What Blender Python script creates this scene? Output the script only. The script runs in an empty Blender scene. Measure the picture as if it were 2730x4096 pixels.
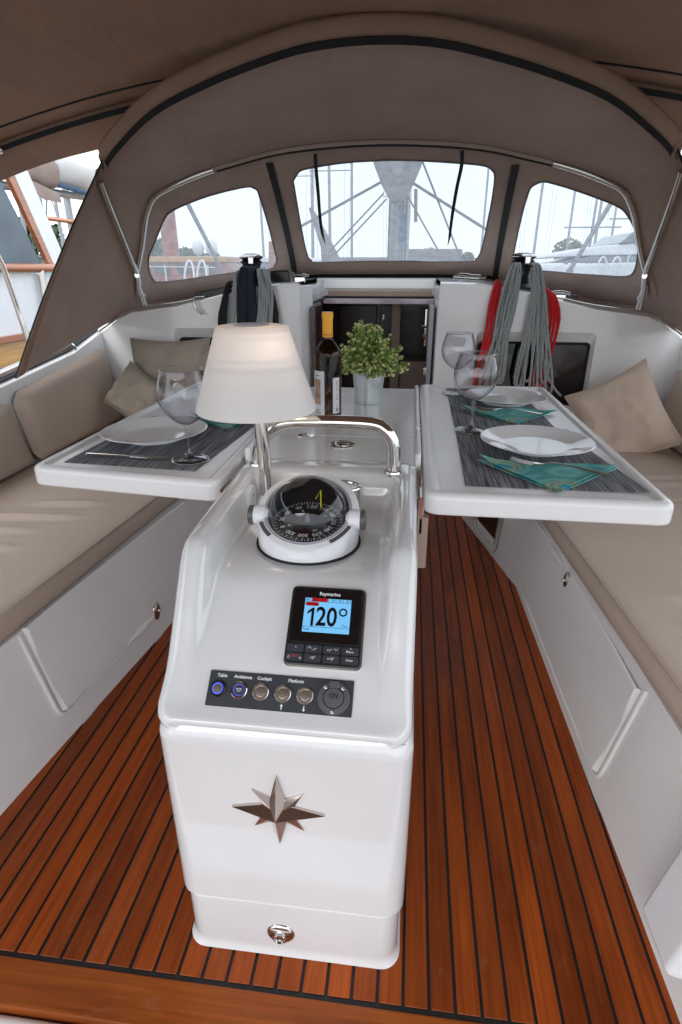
import bpy, bmesh, math, random
from math import sin, cos, pi, radians
from mathutils import Vector, Matrix, noise
from mathutils.geometry import delaunay_2d_cdt

scene = bpy.context.scene
COL = scene.collection
random.seed(7)

# ------------------------------------------------------------------ camera
cam_data = bpy.data.cameras.new("camera")
cam = bpy.data.objects.new("camera", cam_data)
COL.objects.link(cam)
TH, PS = radians(23.3), radians(6.73)
fw = Vector((-sin(PS) * cos(TH), cos(PS) * cos(TH), -sin(TH)))
rt = Vector((cos(PS), sin(PS), 0))
up = rt.cross(fw)
mw = Matrix((rt, up, -fw)).transposed().to_4x4()
mw.translation = Vector((.17, 0, 1.17))
cam.matrix_world = mw
cam_data.sensor_fit = 'VERTICAL'
cam_data.sensor_height = 36
cam_data.lens = 19.83
cam_data.clip_start = .02
cam_data.clip_end = 3000
scene.camera = cam

# ------------------------------------------------------------------ sky, sun, exposure
SUN_EL, SUN_AZ = radians(38), radians(200)      # azimuth clockwise from +Y: sun astern
world = bpy.data.worlds.new("World")
scene.world = world
world.use_nodes = True
wn, wl = world.node_tree.nodes, world.node_tree.links
wn.clear()
wout = wn.new('ShaderNodeOutputWorld')
bg = wn.new('ShaderNodeBackground')
bg.inputs['Strength'].default_value = .12
sky = wn.new('ShaderNodeTexSky')
sky.sky_type = 'NISHITA'
sky.sun_disc = False
sky.sun_elevation = SUN_EL
sky.sun_rotation = SUN_AZ
wtc = wn.new('ShaderNodeTexCoord')
wmap = wn.new('ShaderNodeMapping')
wmap.inputs['Scale'].default_value = (1, 1, 2.6)
wnz = wn.new('ShaderNodeTexNoise')
wnz.inputs['Scale'].default_value = 2.2
wnz.inputs['Detail'].default_value = 7
wrp = wn.new('ShaderNodeValToRGB')
wrp.color_ramp.elements[0].position = .2
wrp.color_ramp.elements[0].color = (.72, .72, .72, 1)
wrp.color_ramp.elements[1].position = .62
wrp.color_ramp.elements[1].color = (1, 1, 1, 1)
wmx = wn.new('ShaderNodeMixRGB')
wmx.inputs['Color2'].default_value = (7.8, 8.25, 8.75, 1)     # bright cloud deck
wl.new(wtc.outputs['Generated'], wmap.inputs['Vector'])
wl.new(wmap.outputs['Vector'], wnz.inputs['Vector'])
wl.new(wnz.outputs['Fac'], wrp.inputs['Fac'])
wl.new(wrp.outputs['Color'], wmx.inputs['Fac'])
wl.new(sky.outputs['Color'], wmx.inputs['Color1'])
wl.new(wmx.outputs['Color'], bg.inputs['Color'])
wl.new(bg.outputs['Background'], wout.inputs['Surface'])

sun_data = bpy.data.lights.new("sun", 'SUN')
sun_data.energy = .6
sun_data.angle = radians(35)
sun_data.color = (1, .97, .93)
sun = bpy.data.objects.new("sun", sun_data)
COL.objects.link(sun)
sdir = Vector((sin(SUN_AZ) * cos(SUN_EL), cos(SUN_AZ) * cos(SUN_EL), sin(SUN_EL)))
sun.rotation_euler = sdir.to_track_quat('Z', 'Y').to_euler()
sun.location = sdir * 30

scene.view_settings.view_transform = 'Standard'
scene.view_settings.look = 'None'
scene.view_settings.exposure = 1.1
scene.view_settings.gamma = 1
scene.view_settings.use_curve_mapping = False
scene.render.engine = 'CYCLES'
scene.cycles.max_bounces = 10
scene.cycles.transparent_max_bounces = 24
scene.cycles.use_denoising = True

# ------------------------------------------------------------------ materials
def lin(c):
    return tuple(x / 12.92 if x <= .04045 else ((x + .055) / 1.055) ** 2.4 for x in c)


def new_mat(name):
    m = bpy.data.materials.new(name)
    m.use_nodes = True
    nt = m.node_tree
    nt.nodes.clear()
    out = nt.nodes.new('ShaderNodeOutputMaterial')
    return m, nt, out


def PM(name, col, rough=.5, metal=0., coat=0., var=.08, scale=8., bump=0., bscale=60., stretch=(1, 1, 1),
       trans=0., emit=None, spec=.5, obj_var=0., rvar=0.):
    """Principled surface with noise-varied colour, roughness and relief."""
    m, nt, out = new_mat(name)
    N, L = nt.nodes, nt.links
    b = N.new('ShaderNodeBsdfPrincipled')
    b.inputs['Roughness'].default_value = rough
    b.inputs['Metallic'].default_value = metal
    b.inputs['Coat Weight'].default_value = coat
    b.inputs['Coat Roughness'].default_value = .06
    b.inputs['Specular IOR Level'].default_value = spec
    tc = N.new('ShaderNodeTexCoord')
    mp = N.new('ShaderNodeMapping')
    mp.inputs['Scale'].default_value = stretch
    L.new(tc.outputs['Object'], mp.inputs['Vector'])
    nz = N.new('ShaderNodeTexNoise')
    nz.inputs['Scale'].default_value = scale
    nz.inputs['Detail'].default_value = 6
    L.new(mp.outputs['Vector'], nz.inputs['Vector'])
    rp = N.new('ShaderNodeValToRGB')
    rp.color_ramp.elements[0].position = .3
    rp.color_ramp.elements[1].position = .7
    rp.color_ramp.elements[0].color = tuple(max(0, c * (1 - var)) for c in col) + (1,)
    rp.color_ramp.elements[1].color = tuple(min(1, c * (1 + var)) for c in col) + (1,)
    L.new(nz.outputs['Fac'], rp.inputs['Fac'])
    csock = rp.outputs['Color']
    if obj_var:
        oi = N.new('ShaderNodeObjectInfo')
        mr = N.new('ShaderNodeMapRange')
        mr.inputs['To Min'].default_value = 1 - obj_var
        mr.inputs['To Max'].default_value = 1 + obj_var
        L.new(oi.outputs['Random'], mr.inputs['Value'])
        mm = N.new('ShaderNodeMixRGB')
        mm.blend_type = 'MULTIPLY'
        mm.inputs['Fac'].default_value = 1
        L.new(csock, mm.inputs['Color1'])
        L.new(mr.outputs['Result'], mm.inputs['Color2'])
        csock = mm.outputs['Color']
    L.new(csock, b.inputs['Base Color'])
    if rvar:
        r2 = N.new('ShaderNodeMapRange')
        r2.inputs['To Min'].default_value = max(.02, rough - rvar)
        r2.inputs['To Max'].default_value = min(1, rough + rvar)
        L.new(nz.outputs['Fac'], r2.inputs['Value'])
        L.new(r2.outputs['Result'], b.inputs['Roughness'])
    if bump:
        n2 = N.new('ShaderNodeTexNoise')
        n2.inputs['Scale'].default_value = bscale
        n2.inputs['Detail'].default_value = 4
        L.new(mp.outputs['Vector'], n2.inputs['Vector'])
        bp = N.new('ShaderNodeBump')
        bp.inputs['Strength'].default_value = min(1, bump)
        bp.inputs['Distance'].default_value = .004
        L.new(n2.outputs['Fac'], bp.inputs['Height'])
        L.new(bp.outputs['Normal'], b.inputs['Normal'])
    if emit:
        b.inputs['Emission Color'].default_value = tuple(emit[:3]) + (1,)
        b.inputs['Emission Strength'].default_value = emit[3]
    sock = b.outputs['BSDF']
    if trans:
        t = N.new('ShaderNodeBsdfTranslucent')
        L.new(csock, t.inputs['Color'])
        mx = N.new('ShaderNodeMixShader')
        mx.inputs['Fac'].default_value = trans
        L.new(sock, mx.inputs[1])
        L.new(t.outputs['BSDF'], mx.inputs[2])
        sock = mx.outputs['Shader']
    L.new(sock, out.inputs['Surface'])
    return m


def clear_mat(name, tint, rough=.02, refl=1.0, haze=0., haze_col=(.8, .82, .85), streak=False, ior=1.45, edge=None):
    """Thin clear sheet: tinted transparency under a Fresnel reflection, with optional dusty haze."""
    m, nt, out = new_mat(name)
    N, L = nt.nodes, nt.links
    tr = N.new('ShaderNodeBsdfTransparent')
    tr.inputs['Color'].default_value = tint + (1,)
    if edge:
        lw0 = N.new('ShaderNodeLayerWeight')
        lw0.inputs['Blend'].default_value = .5
        p0 = N.new('ShaderNodeMath')
        p0.operation = 'POWER'
        p0.inputs[1].default_value = 3.5
        mx0 = N.new('ShaderNodeMixRGB')
        mx0.inputs['Color1'].default_value = tint + (1,)
        mx0.inputs['Color2'].default_value = edge + (1,)
        L.new(lw0.outputs['Facing'], p0.inputs[0])
        L.new(p0.outputs['Value'], mx0.inputs['Fac'])
        L.new(mx0.outputs['Color'], tr.inputs['Color'])
    base = tr.outputs['BSDF']
    if haze:
        df = N.new('ShaderNodeBsdfTranslucent')
        df.inputs['Color'].default_value = haze_col + (1,)
        mx = N.new('ShaderNodeMixShader')
        if streak:
            tc = N.new('ShaderNodeTexCoord')
            mp = N.new('ShaderNodeMapping')
            mp.inputs['Scale'].default_value = (14, 14, 4)
            nz = N.new('ShaderNodeTexNoise')
            nz.inputs['Scale'].default_value = 1.6
            nz.inputs['Detail'].default_value = 8
            mr = N.new('ShaderNodeMapRange')
            mr.inputs['From Min'].default_value = .3
            mr.inputs['From Max'].default_value = .75
            mr.inputs['To Min'].default_value = haze * .8
            mr.inputs['To Max'].default_value = haze * 1.25
            L.new(tc.outputs['Object'], mp.inputs['Vector'])
            L.new(mp.outputs['Vector'], nz.inputs['Vector'])
            L.new(nz.outputs['Fac'], mr.inputs['Value'])
            L.new(mr.outputs['Result'], mx.inputs['Fac'])
        else:
            mx.inputs['Fac'].default_value = haze
        L.new(base, mx.inputs[1])
        L.new(df.outputs['BSDF'], mx.inputs[2])
        base = mx.outputs['Shader']
    gl = N.new('ShaderNodeBsdfGlossy')
    gl.inputs['Roughness'].default_value = rough
    lw = N.new('ShaderNodeLayerWeight')          # same from both sides of the sheet
    lw.inputs['Blend'].default_value = .5
    pw = N.new('ShaderNodeMath')
    pw.operation = 'POWER'
    pw.inputs[1].default_value = 4.0
    L.new(lw.outputs['Facing'], pw.inputs[0])
    ml = N.new('ShaderNodeMath')
    ml.operation = 'MULTIPLY_ADD'
    ml.inputs[1].default_value = .75 * refl
    ml.inputs[2].default_value = .045 * refl
    L.new(pw.outputs['Value'], ml.inputs[0])
    m2 = N.new('ShaderNodeMixShader')
    L.new(ml.outputs['Value'], m2.inputs['Fac'])
    L.new(base, m2.inputs[1])
    L.new(gl.outputs['BSDF'], m2.inputs[2])
    L.new(m2.outputs['Shader'], out.inputs['Surface'])
    return m


def teak_mat(name, dark, light, rough=.36, axis='y'):
    m, nt, out = new_mat(name)
    N, L = nt.nodes, nt.links
    b = N.new('ShaderNodeBsdfPrincipled')
    b.inputs['Specular IOR Level'].default_value = .32
    tc = N.new('ShaderNodeTexCoord')
    oi = N.new('ShaderNodeObjectInfo')
    ad = N.new('ShaderNodeVectorMath')
    ad.operation = 'ADD'
    sc = N.new('ShaderNodeVectorMath')
    sc.operation = 'SCALE'
    cmb = N.new('ShaderNodeCombineXYZ')
    for s in ('X', 'Y', 'Z'):
        L.new(oi.outputs['Random'], cmb.inputs[s])
    L.new(cmb.outputs['Vector'], sc.inputs[0])
    sc.inputs['Scale'].default_value = 37.0
    L.new(tc.outputs['Object'], ad.inputs[0])
    L.new(sc.outputs['Vector'], ad.inputs[1])
    mp = N.new('ShaderNodeMapping')
    mp.inputs['Scale'].default_value = (26, 1.1, 26) if axis == 'y' else (1.1, 26, 26)
    L.new(ad.outputs['Vector'], mp.inputs['Vector'])
    nz = N.new('ShaderNodeTexNoise')
    nz.inputs['Scale'].default_value = 3.2
    nz.inputs['Detail'].default_value = 9
    nz.inputs['Roughness'].default_value = .62
    nz.inputs['Distortion'].default_value = .5
    L.new(mp.outputs['Vector'], nz.inputs['Vector'])
    rp = N.new('ShaderNodeValToRGB')
    rp.color_ramp.elements[0].position = .22
    rp.color_ramp.elements[0].color = dark + (1,)
    rp.color_ramp.elements[1].position = .72
    rp.color_ramp.elements[1].color = light + (1,)
    L.new(nz.outputs['Fac'], rp.inputs['Fac'])
    mr = N.new('ShaderNodeMapRange')
    mr.inputs['To Min'].default_value = .70
    mr.inputs['To Max'].default_value = 1.2
    L.new(oi.outputs['Random'], mr.inputs['Value'])
    mm = N.new('ShaderNodeMixRGB')
    mm.blend_type = 'MULTIPLY'
    mm.inputs['Fac'].default_value = 1
    L.new(rp.outputs['Color'], mm.inputs['Color1'])
    L.new(mr.outputs['Result'], mm.inputs['Color2'])
    # large soft patches: damp stains and pale worn spots
    n2 = N.new('ShaderNodeTexNoise')
    n2.inputs['Scale'].default_value = 3.4
    n2.inputs['Detail'].default_value = 5
    mp2 = N.new('ShaderNodeMapping')
    mp2.inputs['Scale'].default_value = (1.6, .8, 1) if axis == 'y' else (.8, 1.6, 1)
    L.new(ad.outputs['Vector'], mp2.inputs['Vector'])
    L.new(mp2.outputs['Vector'], n2.inputs['Vector'])
    r2 = N.new('ShaderNodeValToRGB')
    r2.color_ramp.elements[0].position = .34
    r2.color_ramp.elements[0].color = (.62, .55, .52, 1)
    r2.color_ramp.elements[1].position = .5
    r2.color_ramp.elements[1].color = (1, 1, 1, 1)
    e = r2.color_ramp.elements.new(.74)
    e.color = (1.15, 1.14, 1.16, 1)
    L.new(n2.outputs['Fac'], r2.inputs['Fac'])
    m3 = N.new('ShaderNodeMixRGB')
    m3.blend_type = 'MULTIPLY'
    m3.inputs['Fac'].default_value = .8
    L.new(mm.outputs['Color'], m3.inputs['Color1'])
    L.new(r2.outputs['Color'], m3.inputs['Color2'])
    # small pale scuffs
    n4 = N.new('ShaderNodeTexNoise')
    n4.inputs['Scale'].default_value = 16
    n4.inputs['Detail'].default_value = 8
    n4.inputs['Roughness'].default_value = .7
    mp4 = N.new('ShaderNodeMapping')
    mp4.inputs['Scale'].default_value = (2.2, .6, 1) if axis == 'y' else (.6, 2.2, 1)
    L.new(ad.outputs['Vector'], mp4.inputs['Vector'])
    L.new(mp4.outputs['Vector'], n4.inputs['Vector'])
    r4 = N.new('ShaderNodeMapRange')
    r4.inputs['From Min'].default_value = .60
    r4.inputs['From Max'].default_value = .78
    r4.inputs['To Max'].default_value = .25
    L.new(n4.outputs['Fac'], r4.inputs['Value'])
    m4 = N.new('ShaderNodeMixRGB')
    m4.inputs['Color2'].default_value = (.40, .24, .15, 1)
    L.new(r4.outputs['Result'], m4.inputs['Fac'])
    L.new(m3.outputs['Color'], m4.inputs['Color1'])
    L.new(m4.outputs['Color'], b.inputs['Base Color'])
    rr = N.new('ShaderNodeMapRange')
    rr.inputs['To Min'].default_value = rough - .12
    rr.inputs['To Max'].default_value = rough + .22
    L.new(n2.outputs['Fac'], rr.inputs['Value'])
    L.new(rr.outputs['Result'], b.inputs['Roughness'])
    bp = N.new('ShaderNodeBump')
    bp.inputs['Strength'].default_value = .25
    bp.inputs['Distance'].default_value = .0015
    L.new(nz.outputs['Fac'], bp.inputs['Height'])
    L.new(bp.outputs['Normal'], b.inputs['Normal'])
    L.new(b.outputs['BSDF'], out.inputs['Surface'])
    return m


def canvas_mat(name, col, trans=.05):
    m = PM(name, col, .86, var=.07, scale=5, trans=trans, spec=.2)
    nt = m.node_tree
    N, L = nt.nodes, nt.links
    b = next(n for n in N if n.type == 'BSDF_PRINCIPLED')
    tc = next(n for n in N if n.type == 'TEX_COORD')
    big = N.new('ShaderNodeTexNoise')
    big.inputs['Scale'].default_value = 5.5
    big.inputs['Detail'].default_value = 2
    big.inputs['Distortion'].default_value = .6
    fine = N.new('ShaderNodeTexNoise')
    fine.inputs['Scale'].default_value = 700
    mp = N.new('ShaderNodeMapping')
    mp.inputs['Rotation'].default_value = (0, .3, .5)
    mp.inputs['Scale'].default_value = (1.6, .55, 1)
    L.new(tc.outputs['Object'], mp.inputs['Vector'])
    L.new(mp.outputs['Vector'], big.inputs['Vector'])
    L.new(tc.outputs['Object'], fine.inputs['Vector'])
    b1 = N.new('ShaderNodeBump')
    b1.inputs['Strength'].default_value = .5
    b1.inputs['Distance'].default_value = .03
    b2 = N.new('ShaderNodeBump')
    b2.inputs['Strength'].default_value = .25
    b2.inputs['Distance'].default_value = .0008
    L.new(big.outputs['Fac'], b1.inputs['Height'])
    L.new(fine.outputs['Fac'], b2.inputs['Height'])
    L.new(b1.outputs['Normal'], b2.inputs['Normal'])
    L.new(b2.outputs['Normal'], b.inputs['Normal'])
    return m


def placemat_mat():
    m, nt, out = new_mat("woven_mat")
    N, L = nt.nodes, nt.links
    b = N.new('ShaderNodeBsdfPrincipled')
    b.inputs['Roughness'].default_value = .6
    tc = N.new('ShaderNodeTexCoord')
    mp = N.new('ShaderNodeMapping')
    mp.inputs['Scale'].default_value = (260, 6, 1)
    L.new(tc.outputs['Object'], mp.inputs['Vector'])
    nz = N.new('ShaderNodeTexNoise')
    nz.inputs['Scale'].default_value = 1
    nz.inputs['Detail'].default_value = 3
    L.new(mp.outputs['Vector'], nz.inputs['Vector'])
    rp = N.new('ShaderNodeValToRGB')
    rp.color_ramp.elements[0].position = .33
    rp.color_ramp.elements[0].color = (.022, .023, .027, 1)
    rp.color_ramp.elements[1].position = .72
    rp.color_ramp.elements[1].color = (.36, .37, .41, 1)
    L.new(nz.outputs['Fac'], rp.inputs['Fac'])
    L.new(rp.outputs['Color'], b.inputs['Base Color'])
    wv = N.new('ShaderNodeTexWave')
    wv.bands_direction = 'Y'
    wv.inputs['Scale'].default_value = 160
    L.new(tc.outputs['Object'], wv.inputs['Vector'])
    bp = N.new('ShaderNodeBump')
    bp.inputs['Strength'].default_value = .5
    bp.inputs['Distance'].default_value = .001
    L.new(wv.outputs['Fac'], bp.inputs['Height'])
    L.new(bp.outputs['Normal'], b.inputs['Normal'])
    L.new(b.outputs['BSDF'], out.inputs['Surface'])
    return m


def napkin_mat():
    m, nt, out = new_mat("feather_print")
    N, L = nt.nodes, nt.links
    b = N.new('ShaderNodeBsdfPrincipled')
    b.inputs['Roughness'].default_value = .7
    tc = N.new('ShaderNodeTexCoord')
    mp = N.new('ShaderNodeMapping')
    mp.inputs['Scale'].default_value = (1, 1.35, 0)
    L.new(tc.outputs['Object'], mp.inputs['Vector'])
    vo = N.new('ShaderNodeTexVoronoi')
    vo.inputs['Scale'].default_value = 9.0
    vo.inputs['Randomness'].default_value = .5
    L.new(mp.outputs['Vector'], vo.inputs['Vector'])
    rp = N.new('ShaderNodeValToRGB')
    els = [(0, (.03, .08, .09)), (.09, (.56, .46, .14)), (.13, (.03, .26, .38)), (.21, (.04, .42, .56)), (.27, (.5, .46, .18)),
           (.31, (.04, .34, .38)), (.38, (.5, .47, .22)), (.41, (.06, .36, .38)), (.50, (.20, .54, .50)), (.62, (.05, .33, .34)), (.8, (.16, .48, .45))]
    cr = rp.color_ramp
    cr.elements[0].position, cr.elements[0].color = els[0][0], els[0][1] + (1,)
    cr.elements[1].position, cr.elements[1].color = els[-1][0], els[-1][1] + (1,)
    for p, c in els[1:-1]:
        e = cr.elements.new(p)
        e.color = c + (1,)
    L.new(vo.outputs['Distance'], rp.inputs['Fac'])
    n2 = N.new('ShaderNodeTexNoise')
    n2.inputs['Scale'].default_value = 45
    n2.inputs['Detail'].default_value = 5
    n2.inputs['Distortion'].default_value = 2
    L.new(mp.outputs['Vector'], n2.inputs['Vector'])
    mx = N.new('ShaderNodeMixRGB')
    mx.blend_type = 'OVERLAY'
    mx.inputs['Fac'].default_value = .3
    L.new(rp.outputs['Color'], mx.inputs['Color1'])
    L.new(n2.outputs['Fac'], mx.inputs['Color2'])
    L.new(mx.outputs['Color'], b.inputs['Base Color'])
    L.new(b.outputs['BSDF'], out.inputs['Surface'])
    return m


def rope_mat(name, col):
    m = PM(name, col, .75, var=.2, scale=160, bump=.25, bscale=500)
    return m


GEL = PM("white_gelcoat", (.86, .865, .87), .16, coat=.5, var=.02, scale=3, rvar=.05)  # lighter copy of the gelcoat, offsetting dim light under the canopy
GELP = PM("dimmed_pedestal_gelcoat", (.74, .745, .755), .13, coat=.7, var=.03, scale=5, rvar=.06, bump=.03, bscale=35)  # same gelcoat darkened, offsetting strong stern light on the pedestal
GEL2 = PM("matt_white_gelcoat", (.85, .84, .83), .36, coat=.15, var=.03, scale=4, bump=.05, bscale=300)
TABLE = PM("white_table_top", (.86, .865, .87), .26, coat=.2, var=.02, scale=4, bump=.04, bscale=400)
WPLA = PM("white_plastic", (.82, .83, .86), .32, var=.02)
GPLA = PM("grey_plastic", (.09, .092, .10), .4, var=.1)
LGPLA = PM("pale_grey_plastic", (.42, .42, .46), .35, var=.04)
BPLA = PM("black_plastic", (.012, .012, .014), .3, var=.2)
BGLOSS = PM("black_glass", (.004, .004, .005), .06, coat=1, var=.1)
PANEL = PM("anthracite_panel", (.033, .037, .046), .42, var=.15, scale=30)
STEEL = PM("polished_steel", (.74, .72, .69), .09, metal=1, var=.05, scale=14, rvar=.04)
BRUSH = PM("brushed_steel", (.58, .54, .50), .28, metal=1, var=.08, scale=40)
CHROME = PM("chrome", (.62, .595, .575), .07, metal=1, var=.03)
GALV = PM("galvanised_metal", (.62, .68, .69), .34, metal=.55, var=.14, scale=26, rvar=.06)
TEAK = teak_mat("teak", (.165, .026, .0025), (.40, .080, .008))
TEAKX = teak_mat("teak_across", (.19, .040, .006), (.44, .11, .016), .34, 'x')
CAULK = PM("black_caulk", (.012, .011, .011), .55, var=.3, scale=60)
CUSH = PM("taupe_vinyl", (.54, .43, .355), .5, var=.04, scale=3, bump=.25, bscale=220)
SEAM = PM("vinyl_piping", (.44, .36, .31), .6, var=.1)
PILLOW = PM("beige_cotton", (.74, .59, .48), .9, var=.06, scale=9, bump=.3, bscale=420)
PILLOWD = PM("olive_cotton", (.37, .32, .26), .9, var=.06, scale=9, bump=.3, bscale=420)
CANVAS = canvas_mat("brown_canvas", (.43, .325, .28), .09)
CANVASB = canvas_mat("brown_bimini_canvas", (.35, .225, .165), .14)
BLACK = PM("black_webbing", (.006, .006, .007), .7, var=.2, bump=.3, bscale=500)
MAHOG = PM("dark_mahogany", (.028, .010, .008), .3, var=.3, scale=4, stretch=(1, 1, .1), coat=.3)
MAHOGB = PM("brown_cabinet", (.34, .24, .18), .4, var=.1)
VINYL = clear_mat("dimmed_vinyl", (.47, .50, .53), .03, .45, .17, (.80, .86, .93), True)  # tint darkened below real vinyl, to hold back the bright sky
GLASSW = clear_mat("wine_glass", (.87, .875, .90), .01, 1.7, 0, edge=(.10, .10, .13))
RIM = clear_mat("glass_rim", (.55, .56, .62), .03, 9.0, 0)
DOME = clear_mat("clear_dome", (.93, .94, .95), .015, 1.3, 0, ior=1.5)
BOTTLE = clear_mat("olive_bottle_glass", (.60, .45, .12), .03, 1.0, 0, ior=1.5)
WINE = PM("bottle_contents", (.06, .042, .008), .2, var=.3, scale=12)
PORTG = PM("dark_tinted_glass", (.006, .006, .008), .03, coat=1, var=.2)
PLATE = PM("white_porcelain", (.87, .88, .89), .07, coat=.4, var=.01)
PAPER = PM("label_paper", (.72, .73, .76), .6, var=.03)
ORANGE = PM("orange_foil", (.95, .42, .02), .34, var=.08, scale=30)
LABART = PM("label_picture", (.42, .28, .18), .6, var=.5, scale=55)
INK = PM("dark_ink", (.05, .045, .045), .6, var=.1)
WHITEINK = PM("white_print", (.80, .82, .84), .5, var=.02)
REDINK = PM("red_print", (.55, .03, .02), .5, var=.05)
YELLOW = PM("yellow_line", (.95, .88, .01), .4, var=.03)
SCREEN = PM("lit_screen", (.05, .08, .1), .25, var=.02, emit=(.135, .43, .74, .55))
SCRRED = PM("lit_screen_red", (.05, .0, .0), .3, var=.02, emit=(.32, .008, .01, .6))
SCRBLK = PM("screen_black", (.003, .003, .004), .3)
BLUELED = PM("blue_light_ring", (.05, .07, .3), .3, emit=(.05, .10, .9, .7))
SHADE = PM("frosted_shade", (.93, .93, .93), .38, var=.015, trans=.33)
BULB = PM("lamp_light", (.9, .8, .7), .4, emit=(1.0, .62, .36, 2.0))
MAT = placemat_mat()
NAP = napkin_mat()
ROPEG = rope_mat("grey_rope", (.33, .365, .365))
ROPER = rope_mat("red_rope", (.62, .010, .014))
ROPEK = rope_mat("black_rope", (.010, .010, .012))
ROPEN = rope_mat("navy_rope", (.014, .019, .035))
LEAF = PM("green_leaf", (.31, .45, .125), .55, var=.3, scale=90, trans=.25)
LEAFY = PM("yellow_leaf", (.86, .85, .44), .55, var=.2, scale=90, trans=.25)
STEMM = PM("stem", (.10, .12, .04), .6)
ALU = PM("grey_alloy", (.30, .315, .335), .4, metal=.4, var=.06)
SAILC = PM("lavender_sailcloth", (.22, .20, .22), .8, var=.1)
WHITEP = PM("white_boat_paint", (.78, .79, .82), .25, var=.02)
VARN = PM("varnished_wood", (.36, .115, .04), .22, var=.25, scale=5, stretch=(1, .1, 6), coat=.5)
VARNL = PM("pale_varnished_wood", (.55, .29, .09), .25, var=.2, scale=6, stretch=(1, .2, 3), coat=.4)
REDWOOD = PM("red_painted_wood", (.30, .085, .05), .3, var=.15, scale=6)
WINDARK = PM("blue_window", (.07, .11, .145), .16, coat=0, var=.3, scale=2)
TANCLOTH = PM("tan_cover", (.40, .31, .27), .85, var=.1, scale=4, trans=.2)
WHITECL = PM("white_cover", (.72, .72, .72), .85, var=.06, scale=4, trans=.2)
BLUECL = PM("blue_cover", (.06, .12, .22), .8, var=.1)
FOLI = PM("hill_trees", (.055, .095, .035), .85, var=.5, scale=.6, bump=1, bscale=2)
HILL = PM("hill_ground", (.06, .085, .04), .9, var=.4, scale=.2)


def water_mat():
    m, nt, out = new_mat("harbour_water")
    N, L = nt.nodes, nt.links
    b = N.new('ShaderNodeBsdfPrincipled')
    b.inputs['Base Color'].default_value = (.03, .075, .08, 1)
    b.inputs['Roughness'].default_value = .08
    tc = N.new('ShaderNodeTexCoord')
    nz = N.new('ShaderNodeTexNoise')
    nz.inputs['Scale'].default_value = 2.5
    nz.inputs['Detail'].default_value = 5
    bp = N.new('ShaderNodeBump')
    bp.inputs['Strength'].default_value = .5
    bp.inputs['Distance'].default_value = .1
    L.new(tc.outputs['Object'], nz.inputs['Vector'])
    L.new(nz.outputs['Fac'], bp.inputs['Height'])
    L.new(bp.outputs['Normal'], b.inputs['Normal'])
    L.new(b.outputs['BSDF'], out.inputs['Surface'])
    return m


WATER = water_mat()

# ------------------------------------------------------------------ builders
def thing(name, label, cat, loc=(0, 0, 0), group=None):
    o = bpy.data.objects.new(name, None)
    o.empty_display_size = .05
    o.location = loc
    COL.objects.link(o)
    tag(o, label, cat, group)
    return o


def tag(o, label=None, cat=None, group=None, kind=None):
    if label: o['label'] = label
    if cat: o['category'] = cat
    if group: o['group'] = group
    if kind: o['kind'] = kind
    return o


def root_of(o):
    while o.parent: o = o.parent
    return o


def copy_tree(o, parent=None):
    c = o.copy()
    COL.objects.link(c)
    if parent is not None: c.parent = parent
    for ch in list(o.children): copy_tree(ch, c)
    return c


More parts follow.
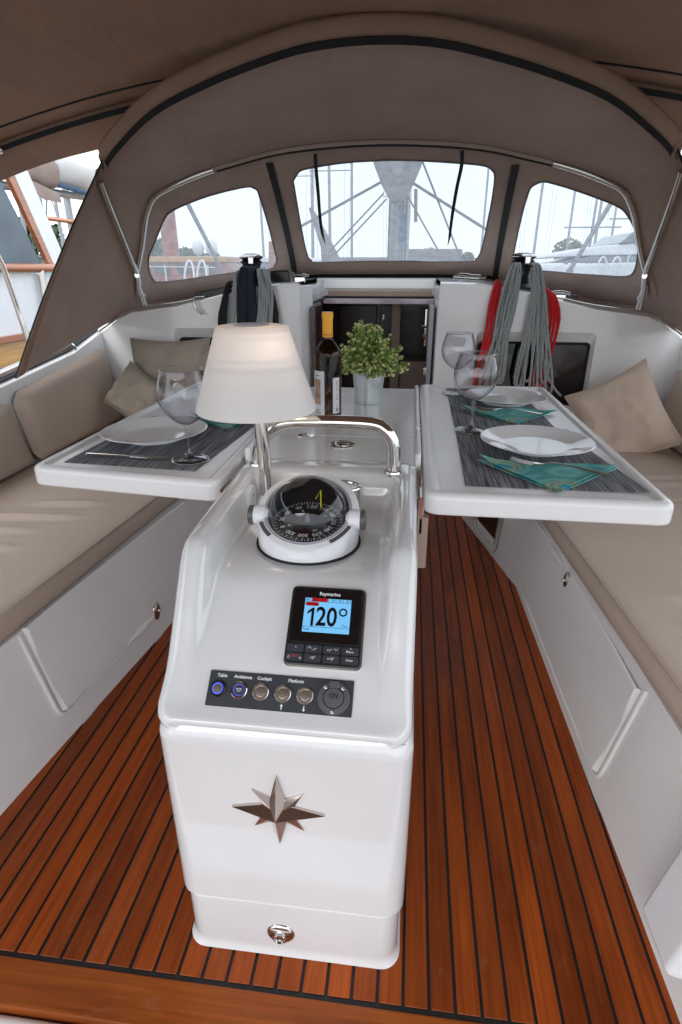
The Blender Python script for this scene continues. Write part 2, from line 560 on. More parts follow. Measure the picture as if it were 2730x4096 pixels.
class MB:
    """Collects shapes into one mesh."""

    def __init__(self):
        self.v, self.f, self.mi = [], [], []
        self.cur = 0

    def add(self, vs, fs):
        n = len(self.v)
        self.v += [tuple(p) for p in vs]
        for f in fs:
            self.f.append([n + i for i in f])
            self.mi.append(self.cur)
        return self

    def mat(self, i):
        self.cur = i
        return self

    def bm_add(self, bm):
        bm.verts.index_update()
        self.add([v.co.copy() for v in bm.verts], [[v.index for v in f.verts] for f in bm.faces])
        bm.free()
        return self

    def box(self, lo, hi, r=0., seg=2, M=None):
        bm = bmesh.new()
        bmesh.ops.create_cube(bm, size=1)
        lo, hi = Vector(lo), Vector(hi)
        for v in bm.verts:
            v.co = Vector((lo[i] + (v.co[i] + .5) * (hi[i] - lo[i]) for i in range(3)))
        if r: bmesh.ops.bevel(bm, geom=list(bm.edges), offset=r, segments=seg, profile=.5, affect='EDGES')
        if M is not None: bmesh.ops.transform(bm, matrix=M, verts=bm.verts)
        return self.bm_add(bm)

    def prism(self, poly, z0, z1, r=0., seg=2, axis='z', top_only=False, M=None):
        """poly in 2D, extruded along axis; for axis 'y' poly is (x,z); for 'x' poly is (y,z)."""
        def P(p, h):
            return (p[0], p[1], h) if axis == 'z' else (p[0], h, p[1]) if axis == 'y' else (h, p[0], p[1])
        bm = bmesh.new()
        lo = [bm.verts.new(P(p, z0)) for p in poly]
        hi = [bm.verts.new(P(p, z1)) for p in poly]
        n = len(poly)
        bm.faces.new(lo[::-1])
        bm.faces.new(hi)
        for i in range(n):
            bm.faces.new((lo[i], lo[(i + 1) % n], hi[(i + 1) % n], hi[i]))
        bmesh.ops.recalc_face_normals(bm, faces=bm.faces)
        if r:
            es = [e for e in bm.edges if not top_only or (e.verts[0] in hi and e.verts[1] in hi)]
            bmesh.ops.bevel(bm, geom=es, offset=r, segments=seg, profile=.5, affect='EDGES')
        if M is not None: bmesh.ops.transform(bm, matrix=M, verts=bm.verts)
        return self.bm_add(bm)

    def tube(self, pts, r, n=8, closed=False, flat=1.):
        pts = [Vector(p) for p in pts]
        m = len(pts)
        rs = r if isinstance(r, (list, tuple)) else [r] * m
        tan = []
        for i in range(m):
            a = pts[(i - 1) % m] if closed or i else pts[0]
            b = pts[(i + 1) % m] if closed or i < m - 1 else pts[-1]
            d = b - a
            tan.append(d.normalized() if d.length > 1e-9 else Vector((0, 0, 1)))
        t = tan[0]
        nrm = t.cross(Vector((0, 0, 1)))
        if nrm.length < 1e-3: nrm = t.cross(Vector((1, 0, 0)))
        nrm.normalize()
        vs, fs = [], []
        for i in range(m):
            t = tan[i]
            nrm = nrm - t * nrm.dot(t)
            nrm.normalize()
            bi = t.cross(nrm)
            for k in range(n):
                a = 2 * pi * k / n
                vs.append(pts[i] + (nrm * cos(a) + bi * sin(a) * flat) * rs[i])
        for i in range(m if closed else m - 1):
            j = (i + 1) % m
            for k in range(n):
                l = (k + 1) % n
                fs.append([i * n + k, j * n + k, j * n + l, i * n + l])
        if not closed:
            fs.append(list(range(n))[::-1][::-1])
            fs.append([(m - 1) * n + k for k in range(n)][::-1])
        return self.add(vs, fs)

    def lathe(self, prof, n=32, M=None, a0=0., a1=2 * pi):
        full = abs(a1 - a0 - 2 * pi) < 1e-6
        cols = n if full else n + 1
        vs, fs = [], []
        for r, z in prof:
            for k in range(cols):
                a = a0 + (a1 - a0) * k / n
                p = Vector((r * cos(a), r * sin(a), z))
                vs.append(M @ p if M is not None else p)
        for i in range(len(prof) - 1):
            for k in range(n):
                l = (k + 1) % cols
                fs.append([i * cols + k, i * cols + l, (i + 1) * cols + l, (i + 1) * cols + k])
        return self.add(vs, fs)

    def grid(self, rows, closed_u=False, closed_v=False):
        h, w = len(rows), len(rows[0])
        vs = [p for r in rows for p in r]
        fs = []
        for i in range(h if closed_v else h - 1):
            for j in range(w if closed_u else w - 1):
                a, b = (i + 1) % h, (j + 1) % w
                fs.append([i * w + j, i * w + b, a * w + b, a * w + j])
        return self.add(vs, fs)

    def sheet(self, rows, th):
        """A grid given thickness along its own normals."""
        h, w = len(rows), len(rows[0])
        R = [[Vector(p) for p in r] for r in rows]
        top = []
        for i in range(h):
            o = []
            for j in range(w):
                du = R[i][min(j + 1, w - 1)] - R[i][max(j - 1, 0)]
                dv = R[min(i + 1, h - 1)][j] - R[max(i - 1, 0)][j]
                n = du.cross(dv)
                n = n.normalized() if n.length > 1e-12 else Vector((0, 0, 1))
                o.append(R[i][j] + n * th)
            top.append(o)
        base = len(self.v)
        self.grid(R)
        self.grid(top)
        ring = [(0, j) for j in range(w)] + [(i, w - 1) for i in range(1, h)] + [(h - 1, j) for j in range(w - 2, -1, -1)] + [(i, 0) for i in range(h - 2, 0, -1)]
        m = len(ring)
        for k in range(m):
            (a, b), (c, d) = ring[k], ring[(k + 1) % m]
            self.f.append([base + a * w + b, base + c * w + d, base + h * w + c * w + d, base + h * w + a * w + b])
            self.mi.append(self.cur)
        return self

    def build(self, name, mats, parent=None, smooth=38, kind=None, recalc=True, label=None):
        me = bpy.data.meshes.new(name)
        off = Vector((0, 0, 0))
        if parent is not None: off = root_of(parent).location
        me.from_pydata([tuple(Vector(p) - off) for p in self.v], [], self.f)
        if recalc:
            bm = bmesh.new()
            bm.from_mesh(me)
            bmesh.ops.recalc_face_normals(bm, faces=bm.faces)
            bm.to_mesh(me)
            bm.free()
        mats = mats if isinstance(mats, (list, tuple)) else [mats]
        for m in mats: me.materials.append(m)
        if len(mats) > 1: me.polygons.foreach_set('material_index', self.mi)
        if smooth:
            me.polygons.foreach_set('use_smooth', [True] * len(me.polygons))
            me.set_sharp_from_angle(angle=radians(smooth))
        me.update()
        o = bpy.data.objects.new(name, me)
        COL.objects.link(o)
        if parent is not None: o.parent = parent
        if kind: o['kind'] = kind
        if label: o['label'] = label
        if smooth and smooth <= 50:
            wm = o.modifiers.new('normals', 'WEIGHTED_NORMAL')
            wm.keep_sharp = True
            wm.weight = 60
        return o


def catmull(pts, k=4):
    P = [Vector(p) for p in pts]
    out = []
    for i in range(len(P) - 1):
        a, b, c, d = P[max(i - 1, 0)], P[i], P[i + 1], P[min(i + 2, len(P) - 1)]
        for s in range(k):
            t = s / k
            out.append(.5 * ((2 * b) + (c - a) * t + (2 * a - 5 * b + 4 * c - d) * t * t + (3 * b - a - 3 * c + d) * t ** 3))
    out.append(P[-1])
    return out


def fillet(pts, r, k=5):
    """Polyline with rounded corners."""
    P = [Vector(p) for p in pts]
    out = [P[0]]
    for i in range(1, len(P) - 1):
        a, b = (P[i - 1] - P[i]), (P[i + 1] - P[i])
        rr = min(r, a.length * .48, b.length * .48)
        p, q = P[i] + a.normalized() * rr, P[i] + b.normalized() * rr
        for s in range(k + 1):
            t = s / k
            out.append(p * (1 - t) ** 2 + P[i] * 2 * t * (1 - t) + q * t * t)
    out.append(P[-1])
    return out


def rrect(x0, y0, x1, y1, r, k=4):
    out = []
    for cx, cy, a in ((x1 - r, y1 - r, 0), (x0 + r, y1 - r, pi / 2), (x0 + r, y0 + r, pi), (x1 - r, y0 + r, 3 * pi / 2)):
        for s in range(k + 1):
            t = a + pi / 2 * s / k
            out.append((cx + r * cos(t), cy + r * sin(t)))
    return out


def text(s, size, M, mat, parent, name='lettering', bold=0., align='CENTER', sx=1., ext=.0003):
    cu = bpy.data.curves.new(name, 'FONT')
    cu.body = s
    cu.size = size
    cu.align_x = align
    cu.align_y = 'CENTER'
    cu.extrude = ext
    cu.offset = bold * size
    cu.resolution_u = 3
    tmp = bpy.data.objects.new('tmp', cu)
    COL.objects.link(tmp)
    dg = bpy.context.evaluated_depsgraph_get()
    me = bpy.data.meshes.new_from_object(tmp.evaluated_get(dg))
    bpy.data.objects.remove(tmp)
    off = root_of(parent).location
    me.transform(Matrix.Translation(-off) @ M @ Matrix.Diagonal((sx, 1, 1, 1)))
    me.materials.clear()
    me.materials.append(mat)
    o = bpy.data.objects.new(name, me)
    COL.objects.link(o)
    o.parent = parent
    return o


def frame(o, x, y, z=None):
    """Matrix with origin o, x and y axes."""
    x, y = Vector(x).normalized(), Vector(y).normalized()
    z = x.cross(y)
    m = Matrix((x, y, z)).transposed().to_4x4()
    m.translation = Vector(o)
    return m


def nz3(p, s, seed=0.):
    return noise.noise(Vector(p) * s + Vector((seed, seed * 1.7, -seed)))


# ================================================================== SETTING
# ---- teak floor: caulk bed and single planks
floor = MB().box((-.95, .558, -.03), (.95, 3.06, -.0035)).build('cockpit_floor', CAULK, kind='structure')
pm = MB().box((-.0196, .567, -.003), (.0196, 3.05, 0), .0012, 1)
first = None
for k in range(-24, 16):
    x = .2335 + .045 * k
    if first is None:
        first = pm.build('plank', TEAK, floor)
        first.location = (x, 0, 0)
    else:
        c = first.copy()
        COL.objects.link(c)
        c.location = (x, 0, 0)
    
sill = MB().box((-1.0, .486, -.04), (1.0, .559, .0005), .004, 2).build('cockpit_sill', TEAKX, kind='structure')
MB().box((-1.1, .36, -.12), (1.1, .485, -.012), .018, 4).build('white_step', GEL, kind='structure')

# ---- aft part of the cockpit, behind the viewer: lower sole, plus unseen seat and transom blocks added against low stern light
MB().box((-1.45, -2.2, -.16), (1.45, .37, -.125)).build('aft_sole', TEAK, kind='structure')
MB().box((-1.45, -1.75, -.12), (-.42, -1.2, .36), .03, 3).box((.42, -1.75, -.12), (1.45, -1.2, .36), .03, 3).box((-1.5, -2.3, -.12), (1.5, -2.1, .62), .03, 3).build('unseen_stern_blocks', GEL2, kind='structure')

# ---- bench lockers (mouldings under the seats)
def bench_face(pts_b, pts_t, back_x, name):
    """Locker moulding from bottom line, top line, to a back plane."""
    rows = [[(p[0], p[1], -.02) for p in pts_b], [(p[0], p[1], p[2]) for p in pts_t], [(back_x, p[1], p[2]) for p in pts_t], [(back_x, p[1], -.02) for p in pts_b]]
    return MB().grid(rows, closed_v=True).build(name, GEL2, kind='structure', smooth=30)


LB = [(-.775, .30), (-.724, .82), (-.637, 1.56), (-.605, 2.0), (-.47, 2.75), (-.44, 3.0)]
LT = [(-.845, .30, .335), (-.793, .82, .335), (-.718, 1.56, .335), (-.675, 2.0, .335), (-.50, 2.75, .335), (-.48, 3.0, .335)]
RB = [(.68, .30), (.667, .82), (.655, 1.2), (.634, 2.03), (.47, 2.72), (.43, 3.0)]
RT = [(.77, .30, .335), (.735, .82, .335), (.722, 1.2, .335), (.68, 2.03, .335), (.50, 2.72, .335), (.46, 3.0, .335)]
lockL = bench_face(LB, LT, -1.5, 'bench_locker')
lockR = bench_face(RB, RT, 1.5, 'bench_locker')


def on_face(B, T, y, z):
    """Point on a locker face at y, height z."""
    for i in range(len(B) - 1):
        if B[i][1] <= y <= B[i + 1][1]:
            t = (y - B[i][1]) / (B[i + 1][1] - B[i][1])
            xb = B[i][0] * (1 - t) + B[i + 1][0] * t
            xt = T[i][0] * (1 - t) + T[i + 1][0] * t
            h = (z + .02) / (.355)
            return Vector((xb * (1 - h) + xt * h, y, z))


def face_door(B, T, corners, sgn, parent, name='locker_door'):
    """Raised door leaf on a locker face; corners are (y,z)."""
    rows = []
    n = 10
    (ya, za), (yb, zb), (yc, zc), (yd, zd) = corners   # bl, br, tr, tl
    for i in range(n + 1):
        t = i / n
        r = []
        for j in range(7):
            u = j / 6
            y = (ya * (1 - t) + yb * t) * (1 - u) + (yd * (1 - t) + yc * t) * u
            z = (za * (1 - t) + zb * t) * (1 - u) + (zd * (1 - t) + zc * t) * u
            e = min(i, n - i, j, 6 - j)
            p = on_face(B, T, y, z)
            p.x += sgn * (.001 if e == 0 else .008)
            r.append(p)
        rows.append(r)
    # tighten the rim so that the edge reads as a crisp step
    for i in (1, n - 1):
        for j in range(7):
            a = rows[0 if i == 1 else n][j]
            b = rows[i][j]
            x = b.x
            rows[i][j] = a.lerp(b, .07)
            rows[i][j].x = a.x + (x - b.x) + (b.x - a.x) * .07 + sgn * .0065
    for j in (1, 5):
        for i in range(n + 1):
            a = rows[i][0 if j == 1 else 6]
            b = rows[i][j]
            q = a.lerp(b, .12)
            q.x = a.x + (b.x - a.x) * .12 + (sgn * .006 if 0 < i < n else 0)
            rows[i][j] = q
    return MB().grid(rows).build(name, GEL2, parent, smooth=50, recalc=False)


face_door(LB, LT, [(1.085, .078), (1.95, .078), (1.95, .34), (1.083, .34)], 1, lockL)
face_door(RB, RT, [(1.075, .045), (2.0, .045), (2.0, .305), (1.072, .305)], -1, lockR)


def groove(B, T, pts, sgn, parent):
    P = []
    for (y, z) in pts:
        p = on_face(B, T, y, z)
        p.x += sgn * .001
        P.append(p)
    MB().tube(fillet(P, .04), .0055, 8).build('moulded_rib', GEL2, parent)


groove(LB, LT, [(1.068, .33), (1.072, .063), (1.95, .063)], 1, lockL)
groove(RB, RT, [(1.056, .318), (1.060, .030), (1.99, .030)], -1, lockR)


def latch(B, T, y, z, sgn, parent, s=1.):
    p = on_face(B, T, y, z)
    M = frame(p, (0, 1, 0), (0, 0, 1)) if sgn > 0 else frame(p, (0, -1, 0), (0, 0, 1))
    mb = MB()
    rows = []
    for i in range(7):
        a = i / 6 * pi / 2
        r, h = .021 * cos(a) * s, .011 * sin(a) + .002
        rows.append([M @ Vector((r * cos(t) * .8, r * sin(t) * (1.5 if sin(t) < 0 else 1), h)) for t in [2 * pi * k / 20 for k in range(20)]])
    mb.grid(rows, closed_u=True)
    mb.lathe([(.0, .017), (.005, .017), (.006, .012)], 12, M)
    mb.build('latch', CHROME, parent)


latch(LB, LT, 1.57, .088, 1, lockL, 1.35)
latch(RB, RT, 1.60, .280, -1, lockR, 1.35)
# finger recess lips beside the latches
for (B, T, y0, y1, z, s, par) in ((LB, LT, 1.38, 1.54, .080, 1, lockL), (RB, RT, 1.64, 1.80, .300, -1, lockR)):
    P = [on_face(B, T, y, z) + Vector((s * .006, 0, 0)) for y in (y0, (y0 + y1) / 2, y1)]
    MB().tube(P, [.004, .012, .006], 8).build('finger_recess', GEL2, par)

# small port in the angled face under the starboard bench
n2 = Vector((RB[4][0] - RB[3][0], RB[4][1] - RB[3][1], 0)).normalized()
mfp = on_face(RB, RT, 2.40, .12)
PMx = frame(mfp + Vector((-.006, -.002, 0)), n2, (0.05, 0, 1))
port_f = MB()
outer, inner = rrect(-.15, -.105, .15, .11, .05, 6), rrect(-.12, -.078, .12, .085, .035, 6)
rows = [[PMx @ Vector((x, y, h)) for x, y in pl] for pl, h in ((outer, -.006), (outer, .008), (inner, .008), (inner, -.004))]
port_f.grid(rows, closed_u=True).build('port_frame', BRUSH, lockR)
MB().add([PMx @ Vector((x, y, .002)) for x, y in inner], [list(range(len(inner)))]).build('port_glass', PORTG, lockR)

# ---- bulkhead with two port recesses and the companionway opening
TOPZ = [(-1.60, .80), (-1.48, .852), (-1.38, .922), (-1.30, .957), (-1.05, .988), (-.85, 1.033), (-.65, 1.078), (-.50, 1.098), (-.40, 1.102)]


def bulk_half(poly, hole, name):
    pts = [Vector((p[0], p[1])) for p in poly + hole]
    n, h = len(poly), len(hole)
    edges = [(i, (i + 1) % n) for i in range(n)] + [(n + i, n + (i + 1) % h) for i in range(h)]
    r = delaunay_2d_cdt(pts, edges, [], 0, 1e-5)
    V, F = r[0], r[2]

    def inside(p, pl):
        c = False
        for i in range(len(pl)):
            a, b = pl[i], pl[i - 1]
            if (a[1] > p[1]) != (b[1] > p[1]) and p[0] < (b[0] - a[0]) * (p[1] - a[1]) / (b[1] - a[1]) + a[0]: c = not c
        return c
    mb = MB()
    fs = []
    for f in F:
        cx, cz = sum(V[i].x for i in f) / len(f), sum(V[i].y for i in f) / len(f)
        if inside((cx, cz), poly) and not inside((cx, cz), hole): fs.append(f)
    mb.add([(v.x, 3.0, v.y) for v in V], fs)
    # top edge rolls back onto the coachroof, sides go forward
    mb.grid([[(p[0], 3.0 + d, p[1] + e) for p in poly + poly[:1]] for d, e in ((0, 0), (.006, .004), (.02, .008), (.06, .010))][0:1] +
            [[(p[0], 3.06, p[1]) for p in poly + poly[:1]]])
    # recess walls
    hc = (sum(p[0] for p in hole) / h, sum(p[1] for p in hole) / h)
    hi = [(hc[0] + (p[0] - hc[0]) * .955, hc[1] + (p[1] - hc[1]) * .76) for p in hole]
    mb.grid([[(p[0], 3.0, p[1]) for p in hole], [(p[0], 3.03, p[1]) for p in hi], [(p[0], 3.034, p[1]) for p in hi]], closed_u=True)
    o = mb.build(name, GEL, kind='structure', smooth=30)
    gl = MB().add([(p[0], 3.033, p[1]) for p in hi], [list(range(h))]).build('tinted_port', PORTG, o)
    fr = MB().grid([[(p[0], 3.029, p[1]) for p in hi], [(hc[0] + (p[0] - hc[0]) * .96, 3.027, hc[1] + (p[1] - hc[1]) * .94) for p in hi],
                    [(hc[0] + (p[0] - hc[0]) * .95, 3.032, hc[1] + (p[1] - hc[1]) * .92) for p in hi]], closed_u=True).build('port_seal', BLACK, o)
    return o


hole_r = [(p[0], p[1]) for p in rrect(.50, .47, 1.075, .885, .025, 3)]
hole_l = [(-p[0], p[1]) for p in hole_r]
bulk_half([(-1.6, -.1)] + TOPZ + [(-.40, -.1)], hole_l, 'port_bulkhead')
RTOP = [(.305, 1.105), (.50, 1.10), (.65, 1.08), (.85, 1.033), (1.05, .988), (1.30, .957), (1.38, .922), (1.48, .852), (1.60, .80)]
bulk_half([(.305, -.1)] + RTOP + [(1.6, -.1)], hole_r, 'starboard_bulkhead')


def roof(T, side):
    rows = []
    ys = [3.0, 3.012, 3.04, 3.3, 3.62, 3.95, 5.0, 6.5, 8.0]
    for y in ys:
        r = []
        for x, z in T:
            dz = {0: 0., 1: .005, 2: .009}.get(ys.index(y), .009 + .012 * min(1, (y - 3.04) / .8))
            xx = x
            if y > 3.9: xx = x * (1 - .09 * (y - 3.9))
            r.append((xx, y, z + dz))
        rows.append(r)
    return rows


mbr = MB().grid(roof([(-1.85, .40), (-1.72, .74)] + TOPZ, -1)).grid(roof(RTOP + [(1.72, .74), (1.85, .40)], 1))
mbr.grid([[(-.40, y, z), (.305, y, z)] for y, z in ((3.60, 1.02), (3.60, 1.112), (3.615, 1.121), (3.9, 1.124), (5.0, 1.124), (8, 1.12))])
coach = mbr.build('coachroof', GEL, kind='structure', smooth=40)
for s in (-1, 1):
    P = [(s * 1.49, 2.99, .868), (s * 1.38, 3.015, .938), (s * 1.30, 3.025, .973), (s * 1.05, 3.03, 1.004), (s * .90, 3.03, 1.034)]
    MB().tube(catmull(P, 4), .009, 8).build('edge_rail', BRUSH, coach)

# ---- companionway frame, hatch and doors
cw = thing('companionway', 'open companionway with white frame, sliding hatch and folded doors between the bulkheads', 'companionway', (-.05, 3.0, .5))
for s, xa, xb in ((-1, -.40, -.345), (1, .305, .285)):
    # flaring reveal from bulkhead edge to the far hatch coaming
    MB().prism([(xa, 3.001), (xa + s * .01, 3.62), (xb - s * -.03 if s < 0 else .31, 3.62), (xb, 3.10), (xa - s * .004, 3.0015)], .0, 1.095, .006, 2).build('side_frame', GEL, cw, smooth=35)
MB().box((-.36, 3.585, 1.062), (.30, 3.64, 1.115), .006).build('hatch_coaming', GEL, cw)
MB().box((-.315, 3.455, 1.026), (.280, 3.59, 1.056), .003).build('wood_strip', MAHOGB, cw)
MB().box((-.34, 3.452, 1.017), (.295, 3.59, 1.026), .002).build('hatch_gap', BLACK, cw)
MB().box((-.34, 3.448, .985), (.295, 3.60, 1.016), .004).build('sliding_hatch', PM("smoked_acrylic", (.42, .34, .37), .12, coat=.6), cw)
MB().tube([(-.352, 3.10, 1.005), (-.325, 3.56, 1.02)], .006, 6).build('hatch_track', BLACK, cw)
def louver_door(x0, y0, y1, z0, z1, mat, name, zl):
    mb = MB().box((x0 - .012, y0, z0), (x0 + .012, y1, z1), .004)
    d = mb.build(name, mat, cw)
    for i in range(5):
        z = zl + i * .035
        MB().box((x0 - .016, y0 + .02, z), (x0 + .016, y1 - .02, z + .012), .003, 1, Matrix.Identity(4)).build('louver', BRUSH if mat is MAHOG else BPLA, d)
    return d
louver_door(-.335, 3.05, 3.30, .35, .995, MAHOG, 'hinged_door', .60)
rd = louver_door(.272, 3.03, 3.20, .35, 1.0, ALU, 'hinged_door', .62)
MB().tube([(.248, 3.10, .80), (.248, 3.10, .98)], .008, 8).build('door_bolt', CHROME, rd)
MB().tube([(.250, 3.04, .90), (.225, 3.04, .90)], .006, 8).build('door_knob', CHROME, rd)
MB().tube([(.250, 3.06, .84), (.232, 3.06, .86)], .012, 8).build('door_lock', CHROME, rd)
MB().box((.244, 3.02, .66), (.262, 3.06, .70), .004).build('door_hinge', CHROME, rd)

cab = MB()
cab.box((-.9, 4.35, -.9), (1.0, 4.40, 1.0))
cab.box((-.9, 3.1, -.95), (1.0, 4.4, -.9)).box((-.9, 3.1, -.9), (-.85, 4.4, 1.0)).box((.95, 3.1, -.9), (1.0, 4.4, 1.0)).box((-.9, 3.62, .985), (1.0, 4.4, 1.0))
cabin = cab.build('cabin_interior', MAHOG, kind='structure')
MB().box((.04, 4.0, -.9), (.10, 4.06, .97), .004).box((.10, 4.05, -.9), (.6, 4.3, .58), .006).box((.105, 4.04, .94), (.5, 4.34, .965)).build('cabin_post', MAHOGB, cabin)
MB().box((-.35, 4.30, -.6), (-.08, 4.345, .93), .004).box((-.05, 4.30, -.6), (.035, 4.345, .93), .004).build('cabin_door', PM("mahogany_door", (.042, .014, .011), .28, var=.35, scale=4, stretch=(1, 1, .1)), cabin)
MB().box((-.035, 4.285, .83), (-.02, 4.30, .87), .003).build('door_knob', CHROME, cabin)

# ---- cockpit coamings
def coaming(s, name):
    prof = []
    stations = [(-.4, .55), (.6, .60), (1.5, .668), (2.1, .735), (2.7, .80), (3.0, .872), (3.3, .937), (3.5, .95)]
    rows = []
    for y, z in stations:
        rows.append([(s * x, y, zz) for x, zz in ((1.44, .30), (1.48, z - .04), (1.482, z - .016), (1.49, z - .008), (1.55, z + .004), (1.68, z - .02), (1.79, z - .35), (1.86, -.6))])
    o = MB().grid(rows).build(name, GEL, kind='structure', smooth=40)
    st = [(y, z) for y, z in stations if y > .5]
    MB().sheet([[(s * 1.500, y, z - .002), (s * 1.524, y, z + .002)] for y, z in st], .004 * s).build('rubber_channel', BLACK, o)
    MB().tube([(s * 1.542, y, z + .010) for y, z in st], .011, 8).build('grey_rail', BRUSH, o)
    for yy in (2.72, 3.22):
        z = .80 + (yy - 2.7) * .23
        MB().tube([(s * (1.46 + .05 * (1 - cos(t))), yy - .03 + .03 * (1 - cos(t)), z + .03 * sin(t)) for t in [pi * i / 8 for i in range(9)]], .006, 8).build('pad_eye', CHROME, o)
    return o


coaming(-1, 'port_coaming')
coaming(1, 'starboard_coaming')

# ================================================================== CUSHIONS
def slab(poly, z0, z1, r, seg=4):
    return MB().prism(poly, z0, z1, r, seg)


def wrinkle(o, amp, s, zmin=None):
    pass


def puffy_slab(front, back, z0, z1, name, mat, label, cat, group, wr, overhang=.03):
    """Seat cushion: front and back lines as (x,y) pairs along y, rounded edges, shallow dents and creases."""
    n = 200
    m = 26
    def ev(L, y):
        for i in range(len(L) - 1):
            if L[i][1] <= y <= L[i + 1][1]:
                t = (y - L[i][1]) / (L[i + 1][1] - L[i][1])
                return L[i][0] * (1 - t) + L[i + 1][0] * t
        return L[-1][0]
    y0, y1 = front[0][1], front[-1][1]
    rows = []
    for i in range(n + 1):
        t = i / n
        y = y0 + (y1 - y0) * t
        a, b = ev(front, y), ev(back, y)
        sg = 1 if b > a else -1
        r = []
        R = .026
        # underside front, round nose, top, round back
        ring = [(a + sg * .05, z0), (a + sg * .012, z0), (a + sg * .002, z0 + .012), (a, z0 + (z1 - z0) * .45), (a + sg * .003, z1 - .018), (a + sg * .012, z1 - .006), (a + sg * .03, z1)]
        for k in range(1, m):
            u = k / m
            ring.append((a + sg * .03 + (b - a - sg * .06) * u, z1))
        ring += [(b - sg * .03, z1), (b - sg * .01, z1 - .008), (b, z1 - .03), (b, z0)]
        for q, (x, z) in enumerate(ring):
            zz = z
            if q >= 5:
                zz += wr(x, y)
            r.append((x, y, zz))
        rows.append(r)
    o = MB().grid(rows).build(name, mat, smooth=60)
    o.data.polygons.foreach_set('use_smooth', [True] * len(o.data.polygons))
    for q, r_ in ((front, .0028),):
        P = []
        for i in range(41):
            y = y0 + (y1 - y0) * i / 40
            a, b = ev(front, y), ev(back, y)
            P.append((a + (.016 if b > a else -.016), y, z1 - .0042))
        MB().tube(P, r_, 6).build('edge_seam', SEAM, o)
    return tag(o, label, cat, group)


def wrL(x, y):
    d = .004 * sin(2.5 * y) + .003 * nz3((x, y, 0), 3.0, 1.0)
    for (yc, xc, L) in ((1.62, -1.14, .26), (1.50, -1.22, .24), (1.38, -1.12, .16), (1.75, -1.02, .15)):
        dy, dx = y - yc - .10 * (x - xc), abs(x - xc)
        if dx < L: d += (.011 * math.exp(-(dy / .015) ** 2) - .007 * math.exp(-((dy + .032) / .022) ** 2)) * (1 - (dx / L) ** 2)
    return d


def wrR(x, y):
    d = .004 * sin(2.2 * y + 1) + .003 * nz3((x, y, 0), 3.0, 5.0)
    for (yc, xc, L) in ((1.36, 1.05, .22), (1.22, 1.02, .2), (2.28, 1.18, .2), (2.2, 1.2, .18)):
        dy, dx = y - yc - .12 * (x - xc), abs(x - xc)
        if dx < L: d += (.009 * math.exp(-(dy / .015) ** 2) - .005 * math.exp(-((dy + .032) / .022) ** 2)) * (1 - (dx / L) ** 2)
    d -= .012 * math.exp(-((y - 2.02) / .006) ** 2)
    return d


puffy_slab([(-.84, .25), (-.772, 1.0), (-.738, 1.5), (-.705, 1.95), (-.53, 2.75), (-.51, 2.97)], [(-1.44, .25), (-1.44, 2.97)], .337, .402, 'seat_cushion', CUSH,
           'long taupe seat cushion on the port bench, left of the white pedestal', 'cushion', 'seat cushions on the benches', wrL)
puffy_slab([(.79, .25), (.728, .9), (.70, 1.3), (.655, 1.95), (.50, 2.72), (.49, 2.97)], [(1.44, .25), (1.44, 2.97)], .337, .402, 'seat_cushion', CUSH,
           'long taupe seat cushion on the starboard bench, under the right table leaf', 'cushion', 'seat cushions on the benches', wrR)


def back_cushion(s, y0, y1, h0, h1, label, rake=.06, th=.085):
    """Backrest between y0 and y1 with top heights h0,h1 and rounded corners."""
    n, m = 22, 14
    def P(u, v, side):
        y = y0 + (y1 - y0) * u
        top = h0 + (h1 - h0) * u
        z = .40 + (top - .40) * v
        x = 1.372 + rake * v
        e = (1 - abs(2 * u - 1) ** 8) * (1 - abs(2 * v - 1) ** 8)
        return Vector((s * (x + (1 - side) * 0 - side * (th * .5 * max(0, e) ** .45) + th * .5), y, z + .003 * nz3((y, z, 0), 5)))
    rows = []
    def uv(i, j):
        # pull grid into a rounded rectangle
        u, v = i / n, j / m
        cu, cv = 2 * u - 1, 2 * v - 1
        L, H = (y1 - y0) / 2, (h1 - .4) / 2
        r = .045
        x, z = cu * L, cv * H
        dx, dz = abs(x) - (L - r), abs(z) - (H - r)
        if dx > 0 and dz > 0:
            k = max(dx, dz) / math.hypot(dx, dz)
            x = math.copysign(L - r + dx * k, x)
            z = math.copysign(H - r + dz * k, z)
        return (x / L + 1) / 2, (z / H + 1) / 2
    mb = MB()
    mb.grid([[P(*uv(i, j), 1) for j in range(m + 1)] for i in range(n + 1)])
    mb.grid([[P(*uv(i, j), -1) for j in range(m + 1)] for i in range(n + 1)])
    o = mb.build('back_cushion', CUSH, smooth=75)
    return tag(o, label, 'cushion', 'backrest cushions along the coamings')


back_cushion(-1, .95, 2.145, .59, .672, 'near port backrest cushion, cut by the left edge of the picture')
back_cushion(-1, 2.165, 2.95, .690, .785, 'far port backrest cushion ending beside the two olive pillows')
back_cushion(1, 1.1, 2.96, .60, .735, 'taupe backrest cushion behind the beige pillow on starboard')


